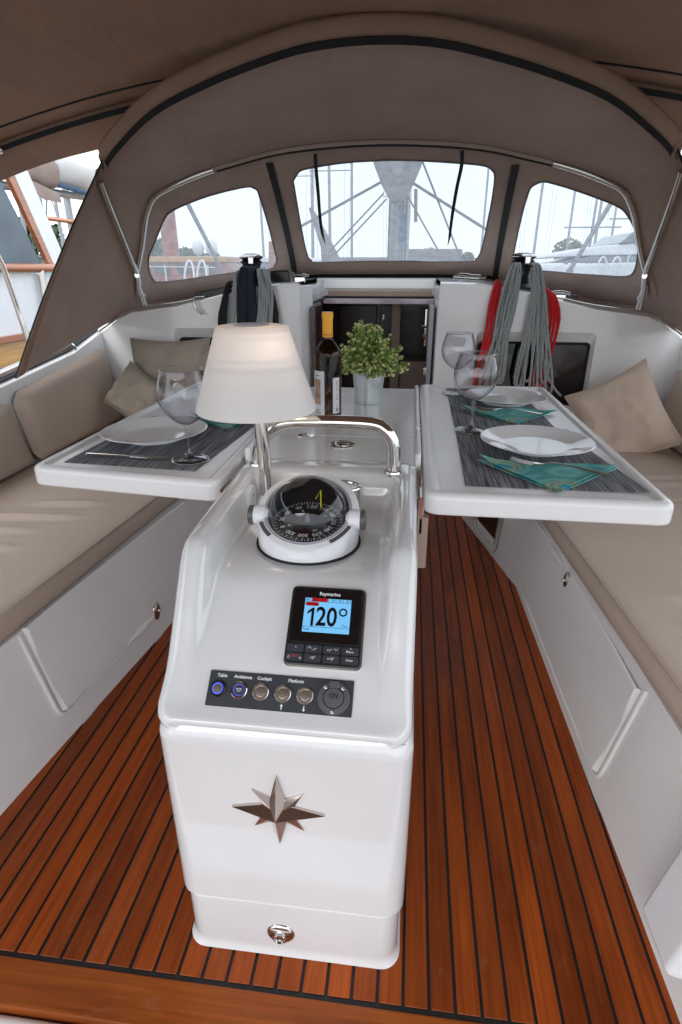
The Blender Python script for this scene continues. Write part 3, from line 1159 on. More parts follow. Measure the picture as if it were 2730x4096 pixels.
def pillow(w, h, t, mat, label, M, seed, group='scatter pillows on the benches'):
    n = 26
    def pt(i, j, s):
        u, v = 2 * i / n - 1, 2 * j / n - 1
        x = u * w / 2 * (1 - .10 * (1 - v * v) * abs(u) ** 3)
        y = v * h / 2 * (1 - .10 * (1 - u * u) * abs(v) ** 3)
        e = max(0, (1 - u ** 4) * (1 - v ** 4))
        z = s * t / 2 * e ** .62
        wv = .022 * nz3((u * 1.3, v * 1.3, s), 1.6, seed) * e ** .3
        cr = .012 * nz3((u * 3.2 + v, v * 3.2 - u, s), 1.5, seed + 3) * e ** .25
        return M @ Vector((x, y, z + (wv + cr)))
    mb = MB()
    for s in (1, -1): mb.grid([[pt(i, j, s) for j in range(n + 1)] for i in range(n + 1)])
    t_ = thing('pillow', label, 'pillow', M.translation, group)
    mb.build('cover', mat, t_, smooth=80)
    edge = [pt(i, 0, 1) for i in range(n)] + [pt(n, j, 1) for j in range(n)] + [pt(i, n, 1) for i in range(n, 0, -1)] + [pt(0, j, 1) for j in range(n, 0, -1)]
    MB().tube(edge, .0045, 6, closed=True).build('seam', mat, t_)
    return t_


# starboard pillow: square, tilted, leaning back in the corner
pillow(.37, .42, .15, PILLOW, 'smooth beige pillow leaning on the starboard backrest beside the right table leaf',
       frame((1.165, 2.715, .53), (.80, -.22, .52), Vector((-.60, .50, .62)) - Vector((.80, -.22, .52)) * ((Vector((.80, -.22, .52)).dot(Vector((-.60, .50, .62)))) / Vector((.80, -.22, .52)).length_squared)), 2.0)
pillow(.44, .44, .15, PILLOWD, 'large wrinkled olive pillow standing against the port bulkhead behind the wine glass',
       frame((-1.07, 2.87, .63), (1, -.04, .02), (-.03, .30, .95)), 4.0)
pillow(.29, .25, .15, PILLOWD, 'small folded olive pillow lying in front of the bigger olive pillow',
       frame((-1.19, 2.72, .575), (.80, -.25, -.45), Vector((.42, .30, .58))), 9.0)
pillow(.40, .40, .13, PILLOWD, 'olive pillow half hidden behind the lampshade beside the bigger olive pillow',
       frame((-.80, 2.90, .62), (1, .05, .0), (0, .28, .95)), 12.0)

# winch handle pocket, low on the starboard side
wp = thing('winch_handle_pocket', 'white moulded plastic pocket fixed low on the starboard locker front', 'pocket', (.68, .64, .1))
MB().prism([(.632, .100), (.70, .085), (.74, .33), (.676, .345), (.670, .30)], .606, .722, .014, 4, axis='y').build('pocket_shell', WPLA, wp)
MB().box((.686, .622, .33), (.722, .708, .3445), .0005, 1).build('pocket_mouth', GPLA, wp)

# ================================================================== STEERING PEDESTAL
ped = thing('steering_pedestal', 'white moulded steering pedestal with compass, autopilot display and chrome star', 'pedestal', (0, .9, 0))
# plinth, body
body_poly = rrect(-.1965, .620, .2045, 1.21, .035, 6)
plinth_poly = rrect(-.190, .6235, .197, 1.208, .035, 6)


def loft(polys):
    return [[(x, y, z) for x, y in pl] for pl, z in polys]


def scaled(poly, d):
    cx, cy = (min(p[0] for p in poly) + max(p[0] for p in poly)) / 2, (min(p[1] for p in poly) + max(p[1] for p in poly)) / 2
    return [(p[0] + (d if p[0] < cx else -d) * min(1, abs(p[0] - cx) / .1), p[1] + (d if p[1] < cy else -d) * min(1, abs(p[1] - cy) / .1)) for p in poly]


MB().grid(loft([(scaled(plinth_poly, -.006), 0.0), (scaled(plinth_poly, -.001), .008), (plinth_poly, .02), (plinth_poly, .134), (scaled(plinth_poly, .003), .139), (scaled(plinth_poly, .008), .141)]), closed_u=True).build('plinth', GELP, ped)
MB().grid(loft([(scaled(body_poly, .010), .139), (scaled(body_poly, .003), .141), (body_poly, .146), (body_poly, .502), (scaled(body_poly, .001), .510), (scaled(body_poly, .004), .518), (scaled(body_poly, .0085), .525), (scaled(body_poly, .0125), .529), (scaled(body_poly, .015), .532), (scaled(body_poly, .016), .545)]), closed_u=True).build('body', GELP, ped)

# upper cowling: outer shoulder line O and recessed inner line I along stations
ST = [((.632, .530), (.632, .530)), ((.6235, .536), (.6235, .536)), ((.6185, .544), (.6185, .544)), ((.6205, .5515), (.6205, .5515)), ((.634, .5575), (.634, .5575)),
      ((.655, .5715), (.655, .5685)), ((.70, .620), (.70, .6057)), ((.75, .690), (.75, .6478)), ((.785, .741), (.785, .6772)), ((.803, .7585), (.803, .690)),
      ((.825, .764), (.825, .698)), ((.86, .767), (.86, .7025)), ((.93, .769), (.93, .705)), ((1.00, .771), (1.00, .706)), ((1.05, .772), (1.05, .7065)), ((1.085, .773), (1.085, .711)),
      ((1.105, .774), (1.103, .725)), ((1.118, .775), (1.115, .752)), ((1.133, .776), (1.131, .770)), ((1.155, .776), (1.155, .776)), ((1.195, .775), (1.195, .775)),
      ((1.212, .768), (1.212, .768)), ((1.219, .752), (1.219, .752)), ((1.220, .70), (1.220, .70)), ((1.220, .545), (1.220, .545))]
OS = catmull([(0, a, b) for (a, b), _ in ST], 3)
IS = catmull([(0, a, b) for _, (a, b) in ST], 3)
rows = []
for o, i in zip(OS, IS):
    dz = o.z - i.z
    dy = i.y - o.y
    r = []
    half = []
    zb = .531
    fr_ = min(1, max(0, (o.y - .617) / .036))
    wide = .1955 - .036 * (1 - math.sqrt(1 - (1 - fr_) ** 2))
    lowering = min(.035, max(.002, (o.z - zb) * .5))
    for x, f, kind in ((wide - .004, 0, 'b'), (wide, .35, 'w'), (wide + .001, .75, 'w'), (wide - .001, 1, 'e1'), (wide - .006, 1, 'e2'), (wide - .015, 1, 'e3'), (wide - .027, 1, 'o'),
                       (wide - .037, 1, 'p1'), (wide - .044, 1, 'p2'), (wide - .049, 1, 'p3'), (wide - .054, 1, 'p4'), (wide - .061, 1, 'p5'), (wide - .072, 1, 'i'), (.09, 1, 'i'), (.045, 1, 'i'), (0, 1, 'i')):
        ztop = o.z
        if kind == 'b': p = (x, o.y, min(zb, o.z))
        elif kind == 'w': p = (x, o.y, zb + (ztop - lowering - zb) * f if ztop > zb + .004 else ztop)
        elif kind == 'e1': p = (x, o.y, ztop - lowering * .55)
        elif kind == 'e2': p = (x, o.y, ztop - lowering * .22)
        elif kind == 'e3': p = (x, o.y, ztop - lowering * .05)
        elif kind == 'o': p = (x, o.y, ztop)
        else:
            w = {'p1': .05, 'p2': .22, 'p3': .5, 'p4': .80, 'p5': .96, 'i': 1.}[kind]
            c_ = wide - x
            p = (min(.1955 - c_, wide - .028 - (c_ - .027) * .12) if x > .1 else x, o.y + dy * w, o.z - dz * w)
        half.append(p)
    left = [(-p[0] + .0035, p[1], p[2]) for p in half]
    rows.append(left + [(p[0] + .0035, p[1], p[2]) for p in half[-2::-1]])
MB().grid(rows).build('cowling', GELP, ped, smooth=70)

# face frame (45 degree-ish panel)
FN = Vector((0, -.644, .765))
FU = Vector((0, .765, .644)).normalized()


def face(x, y, h=0.):
    z = .572 + (y - .66) * (.644 / .765)
    return frame(Vector((x, y, z)) + FN * h, (1, 0, 0), FU)


# ---- chrome star
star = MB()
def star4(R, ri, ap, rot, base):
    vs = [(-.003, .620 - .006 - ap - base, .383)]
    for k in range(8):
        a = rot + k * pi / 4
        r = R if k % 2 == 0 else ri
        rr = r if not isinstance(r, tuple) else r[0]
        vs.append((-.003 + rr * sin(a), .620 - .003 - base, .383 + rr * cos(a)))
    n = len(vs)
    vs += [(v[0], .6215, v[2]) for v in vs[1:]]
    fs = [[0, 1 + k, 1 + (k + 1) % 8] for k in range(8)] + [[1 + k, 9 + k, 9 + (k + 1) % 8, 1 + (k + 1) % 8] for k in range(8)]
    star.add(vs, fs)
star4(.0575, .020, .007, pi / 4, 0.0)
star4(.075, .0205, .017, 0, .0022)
star.build('star_emblem', PM('reflection_tinted_chrome', (.62, .53, .49), .05, metal=1, var=.04), ped, smooth=0)  # brown reflection of teak and bimini put into the chrome's colour

# ---- drain latch on the plinth
L = MB()
LM = frame((-.014, .6235, .058), (1, 0, 0), (0, 0, 1))
L.grid([[LM @ Vector((.026 * cos(pi / 2 * i / 6) * cos(t), .025 * cos(pi / 2 * i / 6) * sin(t), .0085 * sin(pi / 2 * i / 6))) for t in [2 * pi * k / 24 for k in range(24)]] for i in range(7)], closed_u=True)
L.lathe([(.0125, .006), (.0125, .0115), (.0105, .0125), (.009, .009), (0, .009)], 20, LM)
L.build('plinth_latch', CHROME, ped)

# ---- autopilot display
dsp = None
W, H = .119, .127
DY = .7459
DM = face(.0578, DY)
mb = MB().prism(rrect(-W / 2, -H / 2, W / 2, H / 2, .008), .0, .012, .003, 2, M=DM)
dsp = mb.build('autopilot_display', BPLA, ped)
MB().grid([[DM @ Vector((x, y, h)) for x, y in pl] for pl, h in ((rrect(-W / 2 - .0015, -H / 2 - .0015, W / 2 + .0015, H / 2 + .0015, .0095), .0002), (rrect(-W / 2 - .0015, -H / 2 - .0015, W / 2 + .0015, H / 2 + .0015, .0095), .003), (rrect(-W / 2 + .001, -H / 2 + .001, W / 2 - .001, H / 2 - .001, .007), .003))], closed_u=True).build('bezel_trim', BRUSH, dsp)
MB().prism(rrect(-W / 2 + .006, -H / 2 + .036, W / 2 - .006, H / 2 - .005, .003), .0122, .0128, M=DM).build('display_glass', BGLOSS, dsp)
SX, SY, SW, SH = .0012, .0158, .0745, .0555
def sq(x0, y0, x1, y1, h=.0131, t=.0002):
    return MB().box((x0, y0, h), (x1, y1, h + t), M=DM)
sq(SX - SW / 2, SY - SH / 2, SX + SW / 2, SY + SH / 2).build('screen', SCREEN, dsp)
top = SY + SH / 2
sq(SX - SW / 2 + .0105, top - .0055, SX - SW / 2 + .0365, top, .0134).build('screen_band', SCRRED, dsp)
MB().prism(rrect(SX - SW / 2 + .001, top - .0132, SX - SW / 2 + .0228, top - .0068, .003), .0134, .0136, M=DM).build('screen_badge', SCRRED, dsp)
mb = MB()
mb.box((SX - SW / 2, top - .0061, .0134), (SX + SW / 2, top - .0056, .0136), M=DM)
for i in range(13):
    xx = SX - SW / 2 + .002 + i * .0059
    mb.box((xx, top - .0056, .0137), (xx + .0005, top, .0138), M=DM)
mb.box((SX - SW / 2, SY - SH / 2 + .0085, .0134), (SX + SW / 2, SY - SH / 2 + .009, .0136), M=DM)
mb.build('screen_rules', SCRBLK, dsp, kind='stuff')


def dtext(s, x, y, size, m, bold=0., align='CENTER', sx=1., h=.0138):
    text(s, size, DM @ Matrix.Translation((x, y, h)), m, dsp, 'lettering', bold, align, sx, .00008)


dtext('Raymarine', .003, H / 2 - .0125, .0080, WHITEINK, .022)
dtext('20', SX - .0005, SY - .0035, .043, SCRBLK, .018, sx=.80)
q1 = lambda x, y: DM @ Vector((SX - .0265 + x, SY - .0035 + y, .0139))
MB().add([q1(*p) for p in ((.0015, -.0147), (.0058, -.0147), (.0058, .0150), (.0024, .0150), (-.0052, .0082), (-.0052, .0042), (.0015, .0088))], [[0, 1, 2, 3, 6], [3, 4, 5, 6]]).build('figure_one', SCRBLK, dsp, recalc=False)
MB().grid([[DM @ Vector((SX + .0255 + r * cos(t), SY + .0065 + r * sin(t), .0139)) for t in [2 * pi * k / 24 for k in range(24)]] for r in (.0042, .0068)], closed_u=True).build('degree_mark', SCRBLK, dsp)
dtext('Track', SX - SW / 2 + .001, SY - SH / 2 + .0043, .0055, SCRBLK, 0, 'LEFT', .85)
dtext('True', SX + SW / 2 - .0085, SY - SH / 2 + .0125, .0055, SCRBLK, 0, 'CENTER', .85)
dtext('Standby', SX - SW / 2 + .0119, top - .0100, .0056, SCRBLK, .015, h=.0140, sx=.95)
for s, x in (('30', .0045), ('20', .0162), ('10', .0277), ('10', .0455), ('20', .057), ('30', .0685)):
    dtext(s, SX - SW / 2 + x, top - .003, .0045, SCRBLK, 0, h=.0140)
# eight keys
for rI in range(2):
    for cI in range(4):
        cx = -W / 2 + .0165 + cI * .0285
        cy = -H / 2 + .0255 - rI * .0140
        MB().prism(rrect(cx - .0132, cy - .0062, cx + .0132, cy + .0062, .0022), .0115, .0142, .0006, 1, M=DM).build('key', PANEL, dsp)
def ktext(s, c, r, size=.0058, m=WHITEINK, dx=0., dy=0., bold=.004):
    dtext(s, -W / 2 + .0165 + c * .0285 + dx, -H / 2 + .0255 - r * .0140 + dy, size, m, bold, h=.0146)
ktext('-1°', 1, 0, dx=.002, dy=-.001)
ktext('+1°', 2, 0, dx=-.003, dy=-.001)
ktext('Menu', 3, 0, .0052, dy=-.0012)
ktext('-10°', 1, 1)
ktext('+10°', 2, 1)
ktext('Auto', 3, 1, .0052)
ktext('STBY', 0, 1, .0047, REDINK, dy=.001, bold=.02)
kb = MB()
def kpos(c, r, x, y): return DM @ Vector((-W / 2 + .0165 + c * .0285 + x, -H / 2 + .0255 - r * .0140 + y, .0147))
for c, r, pts in ((1, 0, ((-.009, .000), (-.006, .0035), (-.003, .000))), (2, 0, ((.004, .0025), (.007, -.001), (.010, .0025)))):
    kb.tube([kpos(c, r, *p) for p in pts], .00035, 5)
for c, r, x, y in ((0, 0, .001, .001), (3, 0, .001, .0035)):
    kb.lathe([(0, .0004), (.0007, .0003), (.0009, 0)], 8, Matrix.Translation(kpos(c, r, x, y)) @ DM.to_3x3().to_4x4())
kb.tube([kpos(0, 1, -.0085 + .0016 * cos(t), -.001 + .0016 * sin(t)) for t in [pi * .68 + 1.64 * pi * k / 12 for k in range(13)]], .0003, 4)
kb.tube([kpos(0, 1, -.0085, -.0004), kpos(0, 1, -.0085, .0018)], .0003, 4)
for k in range(8):
    a = k * pi / 4
    kb.tube([kpos(0, 1, .0095 + .0011 * cos(a), -.0015 + .0011 * sin(a)), kpos(0, 1, .0095 + .002 * cos(a), -.0015 + .002 * sin(a))], .0002, 4)
kb.lathe([(0, .0003), (.0009, .0002)], 10, Matrix.Translation(kpos(0, 1, .0095, -.0015)) @ DM.to_3x3().to_4x4())
kb.build('key_symbols', WHITEINK, dsp, kind='stuff')

# ---- switch panel
PW, PH = .2245, .0535
SM = face(-.0025, .6645)
swp = MB().prism(rrect(-PW / 2, -PH / 2, PW / 2, PH / 2, .0015, 2), .0005, .003, .0004, 1, M=SM).build('switch_panel', PANEL, ped)
def push(x, kind):
    M = SM @ Matrix.Translation((x, -.0005, .003))
    mb = MB()
    R = .0128
    RB_ = {'blue': .0072, 'lamp': .0081, 'plain': .0066}[kind]
    mb.mat(0).lathe([(R, 0), (R, .0025), (R - .0012, .0036), (R - .004, .0036), (.0088, .0024)], 28, M)
    mb.mat(1).lathe([(.0088, .0024), (RB_, .0026)], 28, M)
    mb.mat(2).lathe([(RB_, .0026), (RB_ - .0002, .0034), (0, .0036)], 28, M)
    mats = {'blue': [BPLA, BLUELED, BRUSH], 'lamp': [CHROME, BLUELED, PANEL], 'plain': [BRUSH, BRUSH, BRUSH]}[kind]
    o = mb.build('push_button', mats, swp)
    if kind == 'lamp':
        g = MB()
        q = lambda a, b: M @ Vector((a, b, .004))
        g.tube([q(-.0045, .002), q(.0045, .002)], .0004, 4)
        g.tube([q(.0028 * cos(t), .002 - .0028 * sin(t)) for t in [pi * k / 8 for k in range(9)]], .0003, 4)
        for a in (-2.7, -2.15, -1.57, -1.0, -.45):
            g.tube([q(.0036 * cos(a), .002 + .0036 * sin(a)), q(.0056 * cos(a), .002 + .0056 * sin(a))], .0003, 4)
        g2 = g.build('lamp_symbol', WHITEINK, swp)
    return o
xs = [(.072, 'blue'), (.222, 'lamp'), (.372, 'plain'), (.525, 'plain'), (.677, 'plain')]
for u, kd in xs: push(-PW / 2 + u * PW, kd)
for s, u in (('Table', .088), ('Ambiance', .235), ('Cockpit', .385), ('Platform', .605)):
    text(s, .0070, SM @ Matrix.Translation((-PW / 2 + u * PW, .0195, .0034)), WHITEINK, swp, 'lettering', .02, ext=.0001)
ar = MB()
for u, d in ((.525, 1), (.677, -1)):
    x = -PW / 2 + u * PW
    q = lambda a, b: SM @ Vector((x + a, -.0195 + d * b, .0034))
    ar.add([q(-.0008, -.004), q(.0008, -.004), q(.0008, .001), q(.0024, .001), q(0, .0045), q(-.0024, .001), q(-.0008, .001)], [list(range(7))])
ar.build('arrow_mark', WHITEINK, swp, recalc=False)
M = SM @ Matrix.Translation((-PW / 2 + .872 * PW, -.001, .003))
sk = MB().mat(0).lathe([(.0245, 0), (.0245, .003), (.0235, .004), (.016, .0045), (.0155, .003)], 36, M)
sk.mat(0).lathe([(.0148, .003), (.0148, .0065), (.0135, .0078), (0, .0082)], 30, M)
sk.box((-.0075, .014, .003), (.0075, .0245, .0075), .001, 1, M)
sk.mat(1)
for a in (.35 * pi / 1.3, pi - .35 * pi / 1.3, -pi / 2):
    sk.lathe([(.0027, .004), (.0027, .0052), (.0018, .0056), (.0008, .0048), (0, .0048)], 12, M @ Matrix.Translation((.0198 * cos(a), .0198 * sin(a), 0)))
sk.build('power_socket', [GPLA, CHROME], swp)
text('12V', .0095, M @ Matrix.Translation((0, .002, .0082)), BPLA, swp, 'lettering', .01, ext=.0003)
# two faint adhesive marks on the gelcoat
sm = MB()
for (x, y, w, hh) in ((-.028, .684, .012, .008), (-.036, .646, .012, .004)):
    Mx = face(x, y, .0006)
    sm.tube([Mx @ Vector((w / 2 * cos(t) * (1 + .3 * sin(3 * t)), hh / 2 * sin(t) * (1 + .3 * cos(2 * t)), 0)) for t in [2 * pi * k / 22 * .8 for k in range(23)]], .00035, 4)
sm.build('glue_mark', LGPLA, ped)

# ---- compass
CY_, CZ_ = .927, .770
TI = radians(27)
TN = Vector((0, -sin(TI), cos(TI)))
RX = Vector((1, 0, 0))
RY = TN.cross(RX)
CM = frame((0, CY_, CZ_), RX, RY)
cmp_ = None
nseg = 72
def tiltring(r, h): return [CM @ Vector((r * cos(2 * pi * k / nseg), r * sin(2 * pi * k / nseg), h)) for k in range(nseg)]
def basering(r, z, cy=.930): return [Vector((r * cos(2 * pi * k / nseg), cy + r * sin(2 * pi * k / nseg), z)) for k in range(nseg)]
mb = MB()
def notch(k):
    a = 360 * k / nseg
    return 1.0 if any(abs((a - c + 180) % 360 - 180) <= w for c, w in ((270, 18), (222, 7), (318, 7))) else 0.
b0 = basering(.0925, .708)
mid = []
for k in range(nseg):
    a, t = b0[k], tiltring(.0935, -.004)[k]
    mid.append(a.lerp(t, .5) + (Vector((cos(2 * pi * k / nseg), sin(2 * pi * k / nseg), 0)) * (.0035 * notch(k))))
hi_ = [p + (Vector((cos(2 * pi * k / nseg), sin(2 * pi * k / nseg), 0)) * (.003 * notch(k))) for k, p in enumerate(tiltring(.0935, -.004))]
mb.grid([b0, [p + Vector((0, 0, .006)) for p in b0], mid, hi_, tiltring(.0915, .0005), tiltring(.0805, .0015), tiltring(.079, -.002)], closed_u=True)
comp = mb.build('compass', WPLA, ped, smooth=35)
MB().grid([basering(.0965, .7055), basering(.0965, .7085), basering(.09, .7085)], closed_u=True).build('gasket', BLACK, comp)
MB().grid([tiltring(.079, -.002), tiltring(.0785, .001), tiltring(.0755, .0015), tiltring(.0738, -.004), tiltring(.0728, -.012)], closed_u=True).build('inner_ring', LGPLA, comp)
for a0, a1 in ((204, 228), (304, 336)):
    rr = [radians(a0 + (a1 - a0) * k / 8) for k in range(9)]
    MB().sheet([[CM @ Vector((r * cos(t), r * sin(t), .0018)) for t in rr] for r in (.0905, .0835)], .0008).build('grip_insert', GPLA, comp)
for s in (-1, 1):
    kM = frame((s * .0905, CY_ - .008, CZ_ - .012), (0, 1, 0), (0, 0, 1)) if s > 0 else frame((s * .0905, CY_ - .008, CZ_ - .012), (0, -1, 0), (0, 0, 1))
    MB().lathe([(.0, .016), (.0165, .016), (.018, .0145), (.018, .006)], 28, kM).build('side_knob', GPLA, comp)
    MB().lathe([(.0175, .006), (.0178, 0), (.0185, -.006), (.017, -.014), (.010, -.02)], 28, kM).build('knob_collar', WPLA, comp)
# dome, added black shell (dark backing plus the bimini's painted reflection), card
dm = MB()
Rd = .0745
prof = [(Rd * sin(t), Rd * cos(t) - .018) for t in [i / 16 * radians(104) for i in range(17)]]
dm.lathe(prof, 40, CM).build('clear_dome', DOME, comp, smooth=80)
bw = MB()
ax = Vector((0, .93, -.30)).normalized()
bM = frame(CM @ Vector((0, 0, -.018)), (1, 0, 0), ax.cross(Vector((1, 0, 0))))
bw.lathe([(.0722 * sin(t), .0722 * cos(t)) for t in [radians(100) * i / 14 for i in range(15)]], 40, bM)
bw.build('dark_mirror_shell', BPLA, comp, smooth=80)
cardc = Vector((-.001, CY_ + .002, CZ_ - .024))
CT = Matrix.Translation(cardc) @ Matrix.Rotation(radians(9), 4, 'X')
MB().lathe([(0, .0), (.0665, 0), (.0665, -.004)], 48, CT).build('compass_card', SCRBLK, comp)
tk = MB()
for k in range(72):
    a = pi / 2 - radians(k * 5)
    big = k % 2 == 0
    r0, r1 = (.0565 if big else .0605), .0655
    w = .0008 if big else .0006
    d, n = Vector((cos(a), sin(a), 0)), Vector((-sin(a), cos(a), 0))
    tk.add([CT @ (d * r + n * s + Vector((0, 0, .0009))) for r, s in ((r0, -w), (r1, -w), (r1, w), (r0, w))], [[0, 1, 2, 3]])
tk.build('tick_marks', WHITEINK, comp, recalc=False)
for deg in range(0, 360, 30):
    a = pi / 2 - radians(deg - 120)
    Mt = CT @ Matrix.Translation(Vector((.0475 * cos(a), .0475 * sin(a), .0012))) @ Matrix.Rotation(a - pi / 2, 4, 'Z')
    text(str(deg), .0145 if deg == 120 else .0125, Mt, WHITEINK, comp, 'lettering', .012, ext=.0001)
for c, deg in (('E', 96), ('N', 0), ('S', 180), ('W', 270)):
    a = pi / 2 - radians(deg - 120)
    text(c, .008, CT @ Matrix.Translation(Vector((.035 * cos(a), .035 * sin(a), .0012))) @ Matrix.Rotation(a - pi / 2, 4, 'Z'), WHITEINK, comp, 'lettering', .01, ext=.0001)
MB().lathe([(.006, 0), (.005, .006), (.002, .014), (0, .015)], 14, Matrix.Translation(cardc)).build('card_pivot', GPLA, comp)
lub = Vector((.016, CY_ + .052, CZ_ - .016))
MB().tube([lub, lub + Vector((0, 0, .034)), lub + Vector((-.010, 0, .016))], .0014, 6).build('lubber_line', YELLOW, comp)

# ---- grab rail and cup holder
hp = catmull([(.147, 1.13, .770), (.1475, 1.13, .815), (.142, 1.129, .846), (.124, 1.128, .869), (.094, 1.127, .880), (.0, 1.127, .881), (-.070, 1.128, .878), (-.100, 1.131, .867), (-.124, 1.136, .846), (-.142, 1.144, .812), (-.150, 1.150, .770)], 6)
MB().tube(hp, .0145, 20).build('grab_rail', STEEL, ped, smooth=80)
gb = MB()
for s in (-1, 1): gb.lathe([(.0165, .774), (.0185, .777), (.0175, .781), (.015, .782)], 20, Matrix.Translation((.147, 1.13, 0) if s > 0 else (-.150, 1.150, 0)))
gb.build('rail_foot', STEEL, ped)
ch = MB().tube([(.035 + .047 * cos(t), 1.072 + .03 * sin(t), .762) for t in [2 * pi * k / 30 for k in range(30)]], .0036, 8, closed=True)
ch.tube([(.080, 1.068, .762), (.080, 1.066, .7075)], .0036, 8).tube([(-.01, 1.068, .762), (-.01, 1.066, .7075)], .0036, 8)
ch.lathe([(.008, .7075), (.008, .709), (.004, .710)], 14, Matrix.Translation((.080, 1.066, 0)))
ch.build('cup_holder', STEEL, ped)
# round white socket on the inner wall of the port shoulder
MBk = frame((-.147, 1.055, .727), (0, 1, 0), (0, 0, 1))
rs = MB().mat(0).lathe([(.034, -.004), (.035, .006), (.032, .010), (.019, .010), (.0185, .006)], 32, MBk).mat(1).lathe([(.0185, .006), (.017, -.002), (0, -.003)], 24, MBk).mat(2).box((-.012, -.0015, -.001), (.012, .0015, .006), 0, 1, MBk)
rs.build('round_socket', [WPLA, PM("aged_plastic", (.46, .40, .33), .5), BPLA], ped)

# ================================================================== TABLE
tab = thing('cockpit_table', 'white drop-leaf cockpit table with both leaves raised, ahead of the pedestal', 'table', (0, 1.6, 0))
MB().prism(rrect(-.185, 1.235, .19, 2.11, .03), 0, .735, .004, 2).build('table_base', GEL, tab)
MB().box((-.196, 1.222, .735), (.20, 1.4555, .76), .004).build('hinged_lid', TABLE, tab)
MB().box((-.196, 1.4585, .735), (.20, 2.13, .76), .004).build('centre_top', TABLE, tab)
for s, x in ((-1, -.196), (1, .2)):
    for y0, y1 in ((1.23, 1.452), (1.462, 2.06)):
        MB().box((x - .007, y0, .745), (x + .007, y1, .788), .006, 3).build('fiddle_rail', TABLE, tab)


def leaf(poly, name):
    """Leaf with a raised rounded rim and a shallow sunk field; poly runs counter-clockwise."""
    def ring(d, z):
        n = len(poly)
        ins = []
        for i in range(n):
            p, q, r = Vector(poly[i - 1]), Vector(poly[i]), Vector(poly[(i + 1) % n])
            a, b = (q - p).normalized(), (r - q).normalized()
            na, nb = Vector((-a.y, a.x)), Vector((-b.y, b.x))
            k = (na + nb).normalized()
            ins.append(q + k * d / max(.3, k.dot(na)))
        out = []
        rr = max(.006, .034 - d)
        for i in range(n):
            p, q, r = ins[i - 1], ins[i], ins[(i + 1) % n]
            a, b = (p - q).normalized(), (r - q).normalized()
            for k in range(7):
                t = k / 6
                out.append((q + a * rr) * (1 - t) ** 2 + q * 2 * t * (1 - t) + (q + b * rr) * t * t)
        return [(v.x, v.y, z) for v in out]
    seq = [ring(.02, .7205), ring(.006, .721), ring(.0015, .7235), ring(0, .728), ring(0, .754), ring(.002, .761), ring(.008, .766), ring(.018, .767), ring(.024, .7655), ring(.030, .761), ring(.034, .760), ring(.04, .760)]
    mb = MB().grid(seq, closed_u=True)
    for rg in (seq[0], seq[-1]):
        mb.add(rg, [list(range(len(rg)))])
    return mb.build(name, TABLE, tab, smooth=50)


leaf([(.212, 1.038), (.684, 1.034), (.678, 2.20), (.212, 2.20)], 'table_leaf')
leaf([(-.664, 1.105), (-.210, 1.050), (-.212, 2.17), (-.656, 2.17)], 'table_leaf')
hg = []
for s in (-1, 1):
    for y in (1.10, 1.30, 1.75, 2.05):
        mb = MB().box((s * .2085 - .006, y - .025, .66), (s * .2085 + .006, y + .025, .745), .003, 1)
        mb.tube([(s * .2085, y - .03, .742), (s * .2085, y + .03, .742)], .005, 8)
        mb.build('hinge', STEEL, tab)
MB().box((.203, 1.075, .58), (.225, 1.10, .70), .004).build('leaf_bracket', PM("pinkish_bracket", (.40, .28, .24), .5), tab)
# deck fitting, lid latch, finger pull
dMt = Matrix.Translation((.012, 1.375, .76))
MB().lathe([(.034, 0), (.034, .002), (.030, .0035), (.017, .0035), (.013, -.002), (0, -.002)], 28, dMt).lathe([(.010, .0), (.010, .003), (.006, .004), (.004, .001), (0, .001)], 16, dMt).build('filler_cap', CHROME, tab)
MB().box((-.115, 1.425, .7595), (-.07, 1.452, .764), .0015).box((-.10, 1.43, .764), (-.085, 1.446, .767), .001).build('lid_latch', CHROME, tab)
MB().lathe([(.02, 0), (.02, .003), (0, .005)], 20, Matrix.Translation((.13, 1.452, .76)), 0, pi).build('finger_pull', CHROME, tab)

# ================================================================== TABLE SETTINGS
# ---- placemats
def placemat(corners, z, label, curl=None):
    """Woven mat through four corners; local axes follow the mat."""
    c = Vector((sum(p[0] for p in corners) / 4, sum(p[1] for p in corners) / 4, z))
    o = thing('placemat', label, 'placemat', (0, 0, 0), 'placemats on the table leaves')
    o.location = c
    n, m = 16, 14
    rows = []
    for i in range(n + 1):
        t = i / n
        r = []
        for j in range(m + 1):
            u = j / m
            p = (Vector(corners[0]) * (1 - u) + Vector(corners[1]) * u) * (1 - t) + (Vector(corners[3]) * (1 - u) + Vector(corners[2]) * u) * t
            zz = z + (curl(u, t) if curl else 0)
            r.append((p.x, p.y, zz))
        rows.append(r)
    MB().sheet(rows, .0014).build('woven_sheet', MAT, o)
    return o


placemat([(.297, 1.108), (.655, 1.105), (.60, 1.575), (.307, 1.60)], .7605, 'dark grey woven placemat under the front plate on the right leaf', lambda u, t: .008 * max(0, u - .75) * 4 * max(0, .5 - t) * 2 * .5)
placemat([(.306, 1.605), (.585, 1.59), (.572, 2.15), (.312, 2.15)], .7605, 'dark grey woven placemat under the rear plate on the right leaf')
placemat([(-.610, 1.158), (-.288, 1.130), (-.255, 1.60), (-.595, 1.60)], .7605, 'dark grey woven placemat on the left leaf')


def mesh_local(mb, name, mats, parent, smooth=40):
    """Part authored round its thing's own origin (thing placed afterwards)."""
    return mb.build(name, mats, parent, smooth)


